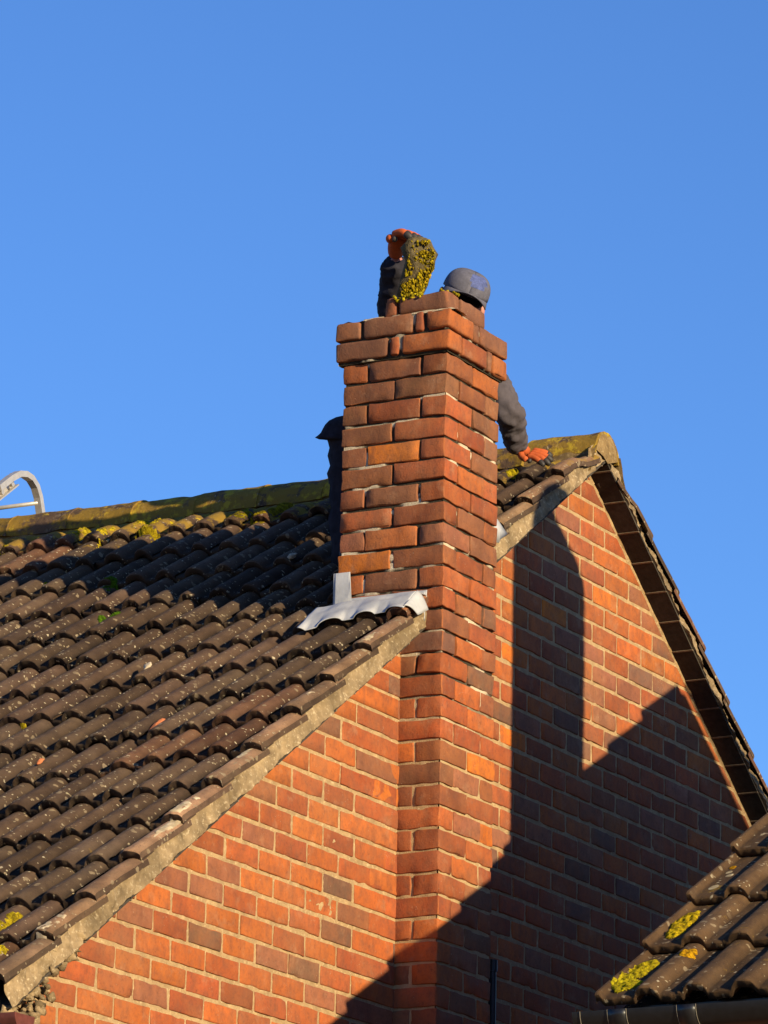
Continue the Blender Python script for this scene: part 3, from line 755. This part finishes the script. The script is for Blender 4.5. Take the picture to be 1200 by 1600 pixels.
# rolls run down the slope; the verge lip is at y = YV, tiles continue towards -y
class RoofN(Roof): pass
RN = Roof(ON, esn, nsn, YV - .150, .1440, .353, -9.0, lambda y: 0 * y, False, .02, .028)
E_end = -(3.02 + NX) / math.cos(TN)
def rollN(y, c0, p):
    d0 = YV - y
    t = (y - c0) / p; k = np.round(t); d = (t - k) * p; q = np.clip(np.abs(d) / .036, 0, 1)
    h = .027 * np.sqrt(np.clip(1 - q ** 2.6, 0, 1))
    lip = .016 * (1 - sstep(.012, .020, d0))
    return np.where(d0 < .055, lip, h)
_roll = roll
roll = rollN
nmb = MB(); nl = []
rg = random.Random(3)
for k in range(0, 15):
    sl0 = E_end + k * .353
    if sl0 > -.05: break
    j = 0; ya = YV
    while ya > -8.8:
        ye = ya - (.288 if j else .243); ys = np.linspace(ya, ye - .002, 44); 
        top = min(sl0 + .40, -.02); ss = np.array([0, .003, .010, .06, .14, .22, .30, .36]); ss = ss[ss < top - sl0]; ss = np.append(ss, top - sl0)
        SS, YY = np.meshgrid(ss, ys, indexing='ij')
        dh, ds = rg.uniform(-.001, .002), rg.uniform(-.006, .006)
        H = .02 + rollN(YY, YV - .150, .1440) + dh + .030 * (1 - SS / .353) + .004 * (1 - sstep(0, .02, ya - YY)) * (j > 0)
        H[0] -= .006; H[1] -= .002
        P = RN.pt(sl0 + SS + ds, YY, H); fl = P.reshape(-1, 3)
        fl = fl + (noise(fl, 55, 3) * .0012 + noise(fl, 120, 5) * .0007)[:, None] * nsn + ((SS.ravel() < .012) * noise(fl, 70, 9) * .003)[:, None] * esn; P = fl.reshape(P.shape)
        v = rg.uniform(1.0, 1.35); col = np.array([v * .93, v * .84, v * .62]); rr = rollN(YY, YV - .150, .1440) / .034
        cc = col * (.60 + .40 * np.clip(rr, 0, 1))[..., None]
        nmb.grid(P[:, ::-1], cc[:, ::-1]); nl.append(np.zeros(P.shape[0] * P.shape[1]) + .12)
        th = .019; E0 = P[0]; E1 = E0 - nsn * th; E2 = RN.pt(sl0 + .10 + 0 * ys, ys, .02 + rollN(ys, YV - .150, .1440) + .03 * .7 - th)
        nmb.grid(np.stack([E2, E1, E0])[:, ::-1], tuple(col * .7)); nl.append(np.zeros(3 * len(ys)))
        if j == 0:
            S0_ = P[:, 0]; S1_ = S0_ - nsn * .026; nmb.grid(np.stack([S1_, S0_]), tuple(col * .95)); nl.append(np.zeros(2 * len(S0_)))
            Eb = P[0]; 
        ya = ye; j += 1
def lefts(sl, y, off): return RN.pt(sl, y, off)
deck = [RN.pt(np.array(a), np.array(b), np.array(-.004)) for a, b in ((0, YV - .05), (E_end + .03, YV - .05), (E_end + .03, -8.8), (0, -8.8))]
nmb.add(deck, [(0, 1, 2, 3)], (.2, .2, .2)); nl.append(np.zeros(4))
esq = np.array([-math.cos(TN), 0, math.sin(TN)]); nsq = np.array([math.sin(TN), 0, math.cos(TN)])
uu, vv = np.meshgrid(np.linspace(E_end, 0, 60), np.linspace(YV, -8.8, 200), indexing='ij')
P = ON + uu[..., None] * esq + (.02 + rollN(vv, YV - .150, .1440))[..., None] * nsq; P[..., 1] += vv
nmb.grid(P, (1, 1, .9)); nl.append(np.zeros(uu.size))
no = nmb.build('roof', M['tile'], nb, True); setlich(no, nl)
lm2 = MB()
def gpos(x): return (x - NX) / math.cos(TN)
on_save = on_left
def on_nb(S, Y, off):
    k = np.mod(S - E_end, .353) / .353; return RN.pt(S, Y, .02 + rollN(Y, YV - .150, .1440) + .030 * (1 - k) + off)
def patchN(mb, x, y, rs, ry, th, seed, col, cov=0., ring=False):
    nn = 44; u, v = np.meshgrid(np.linspace(-1.25, 1.25, nn), np.linspace(-1.25, 1.25, nn), indexing='ij')
    S = gpos(x) + u * rs; Y = np.minimum(y + v * ry, YV - .001); fl = on_nb(S, Y, 0.0).reshape(-1, 3); r2 = (u ** 2 + v ** 2).ravel()
    m = 1 - r2 + .65 * fbm(fl, 30, seed) + cov
    if ring: m = np.minimum(m, (r2 - .16) * 3 + .3 * noise(fl, 40, seed + 2))
    hgt = th * np.sqrt(np.clip(m, 0, 1)) * (1 + .8 * noise(fl, 95, seed + 3)) - .001
    P = (fl + nsn * hgt[:, None]).reshape(nn, nn, 3)[:, ::-1]
    c = np.asarray(col)[None] * (.8 + .3 * noise(fl, 60, seed + 8))[:, None]
    mb.grid(P[:, ::-1][::1], c.reshape(nn, nn, 3), m.reshape(nn, nn) > 0)
for a in [(-2.83, .050, .075, .028, .010, 3, (1.05, 1.05, .7), .5), (-2.94, .055, .05, .036, .010, 8, (1.0, 1.05, .7), .4), (-2.90, .035, .05, .022, .008, 13, (1.0, 1.05, .7), .3),
          (-2.56, .050, .085, .026, .009, 5, (1.1, 1.0, .6), .5), (-2.63, .055, .05, .026, .008, 25, (1.1, 1.0, .6), .3), (-2.79, .165, .022, .018, .006, 7, (1.2, .8, .5), .1), (-2.77, .172, .018, .012, .006, 17, (1.2, .8, .5), 0),
          (-1.93, .055, .025, .016, .004, 27, (1.1, .8, .5), 0), (-2.82, .46, .025, .015, .005, 31, (1.2, .9, .6), 0), (-2.20, .035, .02, .012, .004, 37, (1.1, .7, .4), 0)]:
    patchN(lm2, a[0], YV - a[1], *a[2:])
lm2.build('moss', M['lichen'], nb, True)
wl = MB()
for a in [(-2.36, .05, .022, .013, .002, 4), (-2.27, .055, .020, .012, .002, 14), (-2.24, .04, .014, .010, .002, 18), (-2.01, .05, .024, .014, .002, 24), (-1.94, .04, .018, .012, .002, 34), (-1.72, .05, .02, .012, .002, 44)]:
    patchN(wl, a[0], YV - a[1], *a[2:], (.8, .78, .66), -.05, False)
wl.build('lichen_ring', M['joint'], nb, True)
roll = _roll
nw = MB(); nw.box((-2.80, -8.6, GROUND), (5.8, YV - .10, -2.92))
fz = lambda x: NZ + (-abs(x - NX)) * math.tan(TN) - .03
prism(nw, [(-2.80, -2.95), (5.8, -2.95), (5.8, fz(5.8)), (NX, fz(NX)), (-2.80, fz(-2.80))], YV - .30, YV - .10, (1, 1, 1), .001)
prism(nw, [(-2.80, -2.95), (5.8, -2.95), (5.8, fz(5.8)), (NX, fz(NX)), (-2.80, fz(-2.80))], -8.6, -8.4, (1, 1, 1), .001)
fixn(nw.build('wall', M['wall'], nb))
fs = MB(); fs.box((-2.99, -8.7, -3.12), (-2.965, YV - .12, -3.0)); fs.build('fascia', M['black'], nb)
ng = gutter('gutter', -3.075, -3.03, YV + .03, -8.7, .058, M['black'], nb)
for yy, ww in ((YV - .105, .05), (YV - .31, .05), (YV - 1.2, .05)):
    jb = MB(); Q = []
    for t in np.linspace(-ww / 2, ww / 2, 3): Q.append([(-3.075 + .0625 * math.cos(math.pi + math.pi * k / 12), yy + t, -3.03 + .0625 * math.sin(math.pi + math.pi * k / 12)) for k in range(13)])
    jb.grid(np.array(Q)); jo = jb.build('gutter_joint', M['black'], ng, True); jo.modifiers.new('t', 'SOLIDIFY').thickness = .004
    for t in (-ww / 2 - .003, ww / 2 + .003):
        sb = MB(); sb.tube([(-3.075 + .061 * math.cos(math.pi + math.pi * k / 12), yy + t, -3.03 + .061 * math.sin(math.pi + math.pi * k / 12)) for k in range(13)], .0012, 6); sb.build('seal', M['line'], ng, True)
sb = MB(); sb.tube([(-3.075 + .060 * math.cos(math.pi + math.pi * k / 12), YV + .005, -3.03 + .060 * math.sin(math.pi + math.pi * k / 12)) for k in range(13)], .0012, 6); sb.build('seal', M['line'], ng, True)
# its own chimney with an arched hood (it throws the rounded band of shade on the gable)
nc = MB(); cx0, cx1, cy0, cy1, ct = -.303, .149, -3.20, -2.77, .32
nc.box((cx0, cy0, -2.4), (cx1, cy1, ct))
nch = nc.build('chimney', M['wall'], nb)
hood = MB(); Q = []
for yy in np.linspace(cy0, cy1, 3): Q.append([(-.077 + .226 * math.cos(a), yy, ct + .23 * math.sin(a)) for a in np.linspace(0, math.pi, 20)])
Q = np.array(Q); hood.grid(Q)
for yy in (cy0, cy1): hood.add([(-.077 + .226 * math.cos(a), yy, ct + .23 * math.sin(a)) for a in np.linspace(0, math.pi, 20)], [tuple(range(20))])
hood.build('hood', M['verge'], nch, True)

# ------------------------------------------------------------------ roof ladder hooked over the ridge
lad = thing('roof_ladder', 'aluminium roof ladder with curved hook over the mossy ridge at left', 'ladder')
sdir = np.array([.76, 0, .56]); sdir /= np.linalg.norm(sdir); sn = np.array([-sdir[2], 0, sdir[0]])
for yy in (2.815, 3.24):
    st = MB(); top = np.array([1.455, yy, .245]); 
    V = []
    for (t, hh) in ((0, 0), (0, .062)):
        pass
    prof = [(0, -.012), (0, .012), (.058, .012), (.058, -.012), (.052, -.012), (.052, .008), (.006, .008), (.006, -.012)]
    Q = []
    for t in (0, -.6, -2.0, -4.6):
        Q.append([tuple(top + sdir * t - sn * p[0] + np.array([0, p[1], 0])) for p in prof + [prof[0]]])
    st.grid(np.array(Q)); st.add([Q[0][i] for i in range(8)], [tuple(range(8))])
    so_ = st.build('stile', M['alu'], lad); fixn(so_)
for i in range(17):
    p = np.array([1.455, 0, .245]) + sdir * (-.14 - .26 * i) - sn * .03
    rgm = MB(); rgm.tube([(p[0], 2.815, p[2]), (p[0], 3.24, p[2])], .013, 8); rgm.build('rung', M['alu'], lad, True)
for yy in (2.785, 3.27):
    hk = MB(); pts = [(1.30, .135), (1.39, .20), (1.45, .235), (1.50, .246), (1.545, .24), (1.585, .215), (1.612, .175), (1.632, .12), (1.648, .07), (1.66, .02), (1.68, -.06)]
    Q = []
    for i, (x, z) in enumerate(pts):
        a = pts[max(i - 1, 0)]; b = pts[min(i + 1, len(pts) - 1)]; t = np.array([b[0] - a[0], b[1] - a[1]]); t /= np.linalg.norm(t); nn = np.array([-t[1], t[0]])
        Q.append([(x + nn[0] * h, yy + d, z + nn[1] * h) for h, d in ((.013, -.016), (.013, .016), (-.013, .016), (-.013, -.016), (.013, -.016))])
    hk.grid(np.array(Q)); hk.add(Q[0][:4], [(0, 1, 2, 3)]); hk.add(Q[-1][:4], [(3, 2, 1, 0)])
    fixn(hk.build('hook', M['alu'], lad))
for t in (.06, .15):
    bl = MB(); p = np.array([1.455, 0, .245]) - sdir * t - sn * .03; bl.tube([(p[0], 2.792, p[2]), (p[0], 2.806, p[2])], .011, 8)
    bl.build('bolt', M['alu'], lad)
xb = MB(); xb.tube([(1.612, 2.785, .150), (1.612, 3.27, .150)], .009, 8); xb.build('crossbar', M['alu'], lad, True)

# ------------------------------------------------------------------ the worker behind the stack
def skin(name, verts, edges, m, parent, root=0, sub=2, smooth=True):
    """verts: name -> (xyz, radius)"""
    bm = bmesh.new(); ly = bm.verts.layers.skin.verify(); d = {}
    for i, (k, (p, r)) in enumerate(verts.items()):
        v = bm.verts.new(p); d[k] = v; rr = r if hasattr(r, '__len__') else (r, r)
        v[ly].radius = rr; v[ly].use_root = (i == root)
    for a, b in edges: bm.edges.new((d[a], d[b]))
    me = bpy.data.meshes.new(name); bm.to_mesh(me); bm.free(); me.materials.append(m)
    o = bpy.data.objects.new(name, me); COL.objects.link(o); o.parent = parent
    s = o.modifiers.new('skin', 'SKIN'); s.use_smooth_shade = smooth; s.branch_smoothing = .6
    u = o.modifiers.new('sub', 'SUBSURF'); u.levels = sub; u.render_levels = sub
    return o
man = thing('person', 'worker in charcoal jacket, grey cap and orange gloves crouching behind the chimney stack', 'person')
J = dict(hip=(.876, .573, -.158), belly=(.915, .54, -.01), chest=(.925, .49, .17), neck0=(.905, .45, .315), neck1=(.868, .41, .378), head=(.812, .358, .478), crown=(.806, .348, .545),
         shI=(.824, .583, .28), elI=(.597, .543, .40), wrI=(.433, .450, .560), shR=(.960, .365, .305), elR=(1.012, .257, .07), wrR=(1.195, .303, -.030),
         hipL=(.80, .62, -.19), kneeL=(.555, .655, -.19), ankL=(.60, .70, -.52), toeL=(.48, .66, -.585), hipR=(.936, .515, -.19), kneeR=(.75, .42, -.17), ankR=(.84, .46, -.44), toeR=(.72, .40, -.49))
def S(k, r): return (J[k], r)
body = skin('body', dict(hip=S('hip', .12), belly=S('belly', .115), chest=S('chest', .13), neck0=S('neck0', .065), neck1=S('neck1', .052), head=S('head', (.078, .088)), crown=S('crown', (.068, .078)),
        shI=S('shI', .055), elI=S('elI', .040), wrI=S('wrI', .028), shR=S('shR', .055), elR=S('elR', .040), wrR=S('wrR', .028),
        hipL=S('hipL', .075), kneeL=S('kneeL', .055), ankL=S('ankL', .038), hipR=S('hipR', .075), kneeR=S('kneeR', .055), ankR=S('ankR', .038)),
    [('hip', 'belly'), ('belly', 'chest'), ('chest', 'neck0'), ('neck0', 'neck1'), ('neck1', 'head'), ('head', 'crown'), ('chest', 'shI'), ('shI', 'elI'), ('elI', 'wrI'), ('chest', 'shR'), ('shR', 'elR'), ('elR', 'wrR'),
     ('hip', 'hipL'), ('hipL', 'kneeL'), ('kneeL', 'ankL'), ('hip', 'hipR'), ('hipR', 'kneeR'), ('kneeR', 'ankR')], M['skin'], man)
def lerp(a, b, t): return tuple(J[a][i] * (1 - t) + J[b][i] * t for i in range(3))
def wob(p, d): return tuple(p[i] + random.uniform(-d, d) for i in range(3))
random.seed(12)
jv = dict(hip=((.885, .565, -.11), .155), belly=S('belly', .150), chest=S('chest', .165), neck0=((.91, .455, .30), .085), shI=S('shI', .075), shR=S('shR', .078))
je = [('hip', 'belly'), ('belly', 'chest'), ('chest', 'neck0'), ('chest', 'shI'), ('chest', 'shR')]
def sleeve(a, b, c, tagk, r0, r1, r2):
    prev = a; q = 0
    for (s_, e_, ra, rb) in ((a, b, r0, r1), (b, c, r1, r2)):
        for t in (.2, .4, .6, .8, 1.0):
            if e_ == c and t == 1.0: t = .95
            k = tagk + str(q); q += 1; rr = ra * (1 - t) + rb * t
            jv[k] = (wob(lerp(s_, e_, t), .004), rr * (1.06 if q % 2 else .95)); je.append((prev, k)); prev = k
sleeve('shR', 'elR', 'wrR', 'r', .074, .060, .044)
jk = skin('jacket', jv, je, M['jacket'], man, sub=3)
tx = bpy.data.textures.new('folds', 'CLOUDS'); tx.noise_scale = .034
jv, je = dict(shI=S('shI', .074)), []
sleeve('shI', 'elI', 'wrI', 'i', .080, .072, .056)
sl2 = skin('sleeve', jv, je, M['navy_and_shade'], man, sub=3)  # same jacket; the raised arm's shade is put into a darker cloth colour
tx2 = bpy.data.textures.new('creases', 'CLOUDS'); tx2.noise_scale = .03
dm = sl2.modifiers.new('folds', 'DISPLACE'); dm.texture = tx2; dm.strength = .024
dm = jk.modifiers.new('folds', 'DISPLACE'); dm.texture = tx; dm.strength = .026; dm.mid_level = .5
tr = skin('trousers', dict(hip=((.876, .573, -.16), .14), hipL=S('hipL', .10), thL=(lerp('hipL', 'kneeL', .55), .088), kneeL=S('kneeL', .082), shL=(lerp('kneeL', 'ankL', .5), .070), ankL=S('ankL', .062),
        hipR=S('hipR', .10), kneeR=S('kneeR', .080), shR=(lerp('kneeR', 'ankR', .5), .070), ankR=S('ankR', .062)),
    [('hip', 'hipL'), ('hipL', 'thL'), ('thL', 'kneeL'), ('kneeL', 'shL'), ('shL', 'ankL'), ('hip', 'hipR'), ('hipR', 'kneeR'), ('kneeR', 'shR'), ('shR', 'ankR')], M['navy_and_shade'], man)
dm = tr.modifiers.new('folds', 'DISPLACE'); dm.texture = tx; dm.strength = .016
# the jacket's loose tail with its turned-out corner
tl = MB(); outl = [(649, 545), (653, 526), (658, 515), (664, 509), (671, 505), (677, 502), (681, 498), (683.5, 493), (685, 499), (685.5, 506), (686.5, 512), (690, 513.5), (700, 516), (712, 513), (728, 517), (740, 512), (760, 517), (775, 515), (795, 519), (810, 514), (835, 517), (850, 520), (893, 518)]
Tc = Vector((.531, .760, -.289)); kf = 17.78 / 7319.0; nv = 9; rows = []
for (yy, xl_) in outl:
    row = []
    for q in range(nv):
        t = q / (nv - 1); a = (xl_ + (560 - xl_) * t - 520) * kf; b = -(yy - 760) * kf
        p = Tc + R_ * a + U_ * b - F_ * (.10 * max(0, (yy - 720) / 175) + .05 * math.sin(t * 2.6)); row.append(tuple(p))
    rows.append(row)
P = np.array(rows); fl = P.reshape(-1, 3); fl += np.array(F_)[None] * (noise(fl, 14, 5) * .012)[:, None]; tl.grid(fl.reshape(P.shape))
o = tl.build('jacket_tail', M['navy_and_shade'], man, True); md = o.modifiers.new('t', 'SOLIDIFY'); md.thickness = .008; md.offset = 0
for a, t in (('ankL', 'toeL'), ('ankR', 'toeR')):
    A = np.array(J[a]); T = np.array(J[t]); d = T - A
    skin('boot', dict(a=(tuple(A + (0, 0, .03)), .052), b=(tuple(A - d * .15 + np.array([0, 0, -.045])), .046), c=(tuple(A + d * .55), (.048, .042)), d=(tuple(T), (.042, .032))), [('a', 'b'), ('b', 'c'), ('c', 'd')], M['boot'], man)
# dark head with the visor's shade on the face in its colour, ears, cap
fwd = Vector((-.76, -.50, -.42)).normalized()       # the head bows towards the stack
side = Vector((0, 0, 1)).cross(fwd).normalized(); upv = fwd.cross(side).normalized()
if upv.z < 0: upv = -upv
hr = math.radians(20); side, upv = side * math.cos(hr) - upv * math.sin(hr), upv * math.cos(hr) + side * math.sin(hr)
hc = Vector(J['head']) + Vector((0, 0, .020))
def hp(a, b, c): return tuple(hc + fwd * a + side * b + upv * c)
ha = MB(); lump(ha, tuple(hc - fwd * .004 + upv * .012), (.083, .083, .088), 5, k=12, amp=.06); ha.build('hair_and_face_shade', M['hair_and_face_shade'], man, True)  # dark lump also colours the face as shaded by the visor
for s_ in (-1, 1):
    eb = MB(); lump(eb, hp(.0, s_ * .083, -.022), (.014, .014, .028), 9 + s_, k=8, amp=.15); eb.build('ear', M['skin'], man, True)
fc = MB(); lump(fc, hp(.083, 0, -.045), (.014, .014, .020), 3, k=8, amp=.1)
lump(fc, hp(.066, 0, -.048), (.034, .050, .046), 4, k=10, amp=.05)
fc.build('shaded_face', M['hair_and_face_shade'], man, True)  # nose and lower face, shade under the visor put into the colour
for s_ in (-1, 1):
    ey = MB(); lump(ey, hp(.092, s_ * .026, -.028), (.008, .010, .006), 2, k=6, amp=0); ey.build('eye', M['hair_and_face_shade'], man, True)
mo = MB(); mo.tube([hp(.09, -.022, -.082), hp(.098, 0, -.084), hp(.09, .022, -.082)], .004, 6); mo.build('mouth', M['hair_and_face_shade'], man, True)
cp = MB(); nu, nv = 14, 36; P = []
for i in range(nu):
    row = []
    for j in range(nv + 1):
        a, b = math.radians(4 + 86 * i / (nu - 1)), 2 * math.pi * j / nv
        sq = (math.sin(a)) ** .72; row.append(hp(.098 * sq * math.cos(b) + .000, .090 * sq * math.sin(b), .012 + .090 * math.cos(a) ** .8))
    P.append(row)
P = np.array(P); cp.grid(P[:, ::-1]); cp.add(P[0, :-1], [tuple(range(nv))])
cap = cp.build('cap', M['cap'], man, True); cap.modifiers.new('t', 'SOLIDIFY').thickness = .003
vs = MB(); Q = []
for r_ in np.linspace(0, 1, 8):
    row = []
    for j in range(25):
        b = math.radians(-72 + 144 * j / 24); k = .092 + (.058 * math.cos(math.radians(-72 + 144 * j / 24)) ** .7) * r_
        row.append(hp(k * math.cos(b) * 1.03, .091 * math.sin(b) * (1 + .08 * r_), .020 + .010 * r_ - .050 * (math.sin(b) ** 2) * r_))
    Q.append(row)
vs.grid(np.array(Q)); o = vs.build('visor', M['cap'], cap, True); o.modifiers.new('t', 'SOLIDIFY').thickness = .004
em = MB(); Q = []
for t in np.linspace(0, 1, 8):
    row = []
    for j in range(10):
        a = math.radians(26 + 44 * t); b = math.radians(-10 + 62 * j / 9); sq = math.sin(a) ** .72
        row.append(hp(.100 * sq * math.cos(b) + .001, .092 * sq * math.sin(b), .0125 + .0925 * math.cos(a) ** .8))
    Q.append(row)
Q = np.array(Q); fl = Q.reshape(-1, 3); mk = (fbm(fl, 40, 3) > -.75).reshape(8, 10); em.grid(Q[:, ::-1], mask=mk[:, ::-1]); em.build('emblem', M['capblue'], cap, True)
# gloves: a palm, four fingers and a thumb, dipped dark at the tips
def glove(wrist, palm, fdir, across, nrm, curl, cuff, spread=1.0, r=.0115, ln=.072):
    w_, p_, f_, a_, n_ = (Vector(x) for x in (wrist, palm, fdir, across, nrm)); f_.normalize(); a_.normalize(); n_.normalize()
    p2k = .35
    vv = dict(c=(tuple(cuff) if cuff else tuple(w_ - (p_ - w_) * .45), .038), w=(tuple(w_), .032), m=(tuple(w_.lerp(p_, .55)), (.036, .026)), p=(tuple(p_), (.040, .022))); ee = [('c', 'w'), ('w', 'm'), ('m', 'p')]
    g = skin('glove', vv, ee, M['glove'], man)
    for i, off in enumerate((-.033, -.011, .011, .033)):
        l = ln * (.88, 1.0, .95, .78)[i]; b = p_ + a_ * off * 1.0; cu = curl * (1 + .12 * i)
        p1 = b + f_ * .022 - n_ * .002; d1 = (f_ + a_ * off * 5 * spread - n_ * .25 * cu).normalized(); p2 = p1 + d1 * l * .42
        d2_ = (d1 - n_ * .75 * cu).normalized(); p3 = p2 + d2_ * l * .33; d3 = (d2_ - n_ * .8 * cu).normalized(); p4 = p3 + d3 * l * .28
        skin('finger', dict(z=(tuple(b), r), a=(tuple(p1), r), b=(tuple(p2), r * .98), c=(tuple(p3), r * .93)), [('z', 'a'), ('a', 'b'), ('b', 'c')], M['glove'], g, sub=2)
        skin('fingertip', dict(b=(tuple(p2.lerp(p3, .35)), r * 1.06), c=(tuple(p3), r * 1.02), d=(tuple(p4), r * .80)), [('b', 'c'), ('c', 'd')], M['grip'], g, sub=2)
    tb = w_.lerp(p_, .5) - a_ * .030; t1 = tb - a_ * .026 + f_ * .016 - n_ * .006; t2 = t1 + f_ * .026 - a_ * .010 - n_ * .012 * curl
    t3 = t2 + (f_ * .020 + a_ * .004 - n_ * .012 * curl)
    skin('thumb', dict(a=(tuple(tb), r * 1.3), b=(tuple(t1), r * 1.1), c=(tuple(t2), r)), [('a', 'b'), ('b', 'c')], M['glove'], g)
    skin('fingertip', dict(a=(tuple(t2), r * 1.05), b=(tuple(t3), r * .85)), [('a', 'b')], M['grip'], g)
    return g
# hand on the verge tiles (image right): fingers run to the right and down
iR, iU, iF = R_, U_, F_
glove((1.198, .322, -.010), (1.212, .268, -.036), (.05, -.93, -.22), (.80, .05, .58), (-.50, -.15, .85), .42, '', 2.2, .0128, .082)
# hand gripping the lump (image left): comes up behind and folds over its top
hw = Vector((.400, .440, .588))
glove(hw, hw + iU * .030 + iR * .016 - iF * .065, iR * .62 - iF * .70 + iU * .34, iR * .72 + iF * .60 - iU * .15, iU * .90 - iR * .30 - iF * .15, 1.0, (.440, .455, .552), .5, .0165, .095)

# ------------------------------------------------------------------ loose pieces
ch = MB(); out = [(-.030, .118), (.012, .130), (.050, .110), (.072, .062), (.066, .010), (.040, -.055), (.008, -.118), (-.034, -.125), (-.070, -.085), (-.052, -.020), (-.040, .040), (-.050, .085)]
cc = Vector((.312, .300, .443)); n0 = len(out); lay_ = 9; V = []
for i in range(lay_):
    t = i / (lay_ - 1); dpt = (t - .5) * .10; k = (1 - (2 * t - 1) ** 4) ** .5 * .95 + .05 * 1
    for q in range(n0):
        for s2 in (0, .5):
            a, b = out[q], out[(q + 1) % n0]; px_, pz_ = a[0] * (1 - s2) + b[0] * s2, a[1] * (1 - s2) + b[1] * s2
            V.append(tuple(cc + iR * px_ * k + iU * pz_ * k + iF * dpt))
V = np.array(V); m_ = 2 * n0
V += np.stack([noise(V, 30, 1), noise(V, 30, 2), noise(V, 30, 3)], 1) * .009 + np.stack([noise(V, 90, 4), noise(V, 90, 5), noise(V, 90, 6)], 1) * .005
Fc = [(i * m_ + q, i * m_ + (q + 1) % m_, (i + 1) * m_ + (q + 1) % m_, (i + 1) * m_ + q) for i in range(lay_ - 1) for q in range(m_)] + [tuple(range(m_))[::-1], tuple((lay_ - 1) * m_ + q for q in range(m_))]
ch.add(V, Fc); root = thing('rubble_lump', 'broken lump of mortar thick with yellow moss held up in a glove', 'rubble')
lo = ch.build('lump', M['stone'], root, True)
# moss as many small cushions on the side towards the light
mc = MB(); random.seed(31)
for t in range(1000):
    a = random.random(); pz_ = -.115 + .225 * random.random(); px_ = random.uniform(-.055, .070)
    lo_x = np.interp(pz_, [-.125, -.085, -.02, .04, .12], [-.034, -.068, -.050, -.038, -.02]); hi_x = np.interp(pz_, [-.12, -.055, .01, .062, .11, .13], [.006, .038, .064, .070, .048, .0])
    if not (lo_x + .006 < px_ < hi_x): continue
    if random.random() > (.25 + .75 * sstep(-.03, .035, px_) + .75 * sstep(-.02, -.07, pz_)) : continue
    if pz_ > .07 and random.random() < .6: continue
    r_ = random.uniform(.0018, .0062); p = cc + iR * px_ + iU * pz_ - iF * (.040 + random.uniform(0, .008))
    g_ = random.uniform(.25, 1.0); lump(mc, p, (r_ * random.uniform(.7, 1.5), r_, r_ * random.uniform(.7, 1.5)), t, (g_, g_ * random.uniform(.85, 1), g_ * .8), 4, .8)
mc.build('moss', M['lichen'], root, True)
# smaller moss scraps along the top brick
for part_ in (0, 1):
  mt = MB()
  for t in (range(34) if part_ == 0 else range(34, 46)):
    yy = random.uniform(.10, .24) if t < 34 else random.uniform(.0, .04); zz = 3 * C - .006 + random.uniform(-.022, .004) * (t < 34)
    xx = random.uniform(-.012, .02) if t < 34 else random.uniform(.0, .09)
    r_ = random.uniform(.004, .008); lump(mt, (xx, yy, zz + .004), r_, t + 300, tuple(np.array([1, 1, .9]) * random.uniform(.5, 1)), 5)
  mt.build('moss', M['lichen'], chim, True)

def shard(name, x, y, sz, m, label, cat, rotz, seed, group=None):
    s_, y_ = roofspot((x, y)); P = on_left(np.array(s_), np.array(y_), .010)
    mb = MB(); lump(mb, (0, 0, 0), sz, seed, k=7, amp=.4); o = mb.build(name, m, None, True)
    o.location = Vector(P); o.rotation_euler = (0, -TL, rotz); tag(o, label, cat, group); return o
shard('brick_shard', -.775, .69, (.062, .020, .010), M['shard'], 'long orange brick shard lying on the sunlit brown tiles', 'shard', .15, 3)
shard('brick_shard', -1.02, 1.00, (.026, .010, .007), M['shard'], 'small orange brick chip far down the sunlit tiles', 'shard', .1, 5)
shard('mortar_chip', -.28, 1.03, (.040, .014, .008), M['pale'], 'pale flat mortar flake on the tiles below the shadow', 'mortar chip', .2, 8)
shard('mortar_chip', .66, .98, (.022, .016, .009), M['pale'], 'pale rounded chip in the dark shadow near the chimney', 'mortar chip', 0, 11)
shard('mortar_chip', .60, 1.06, (.026, .010, .006), M['pale'], 'dull brown flake beside the pale chip in the shadow', 'mortar chip', .1, 14)
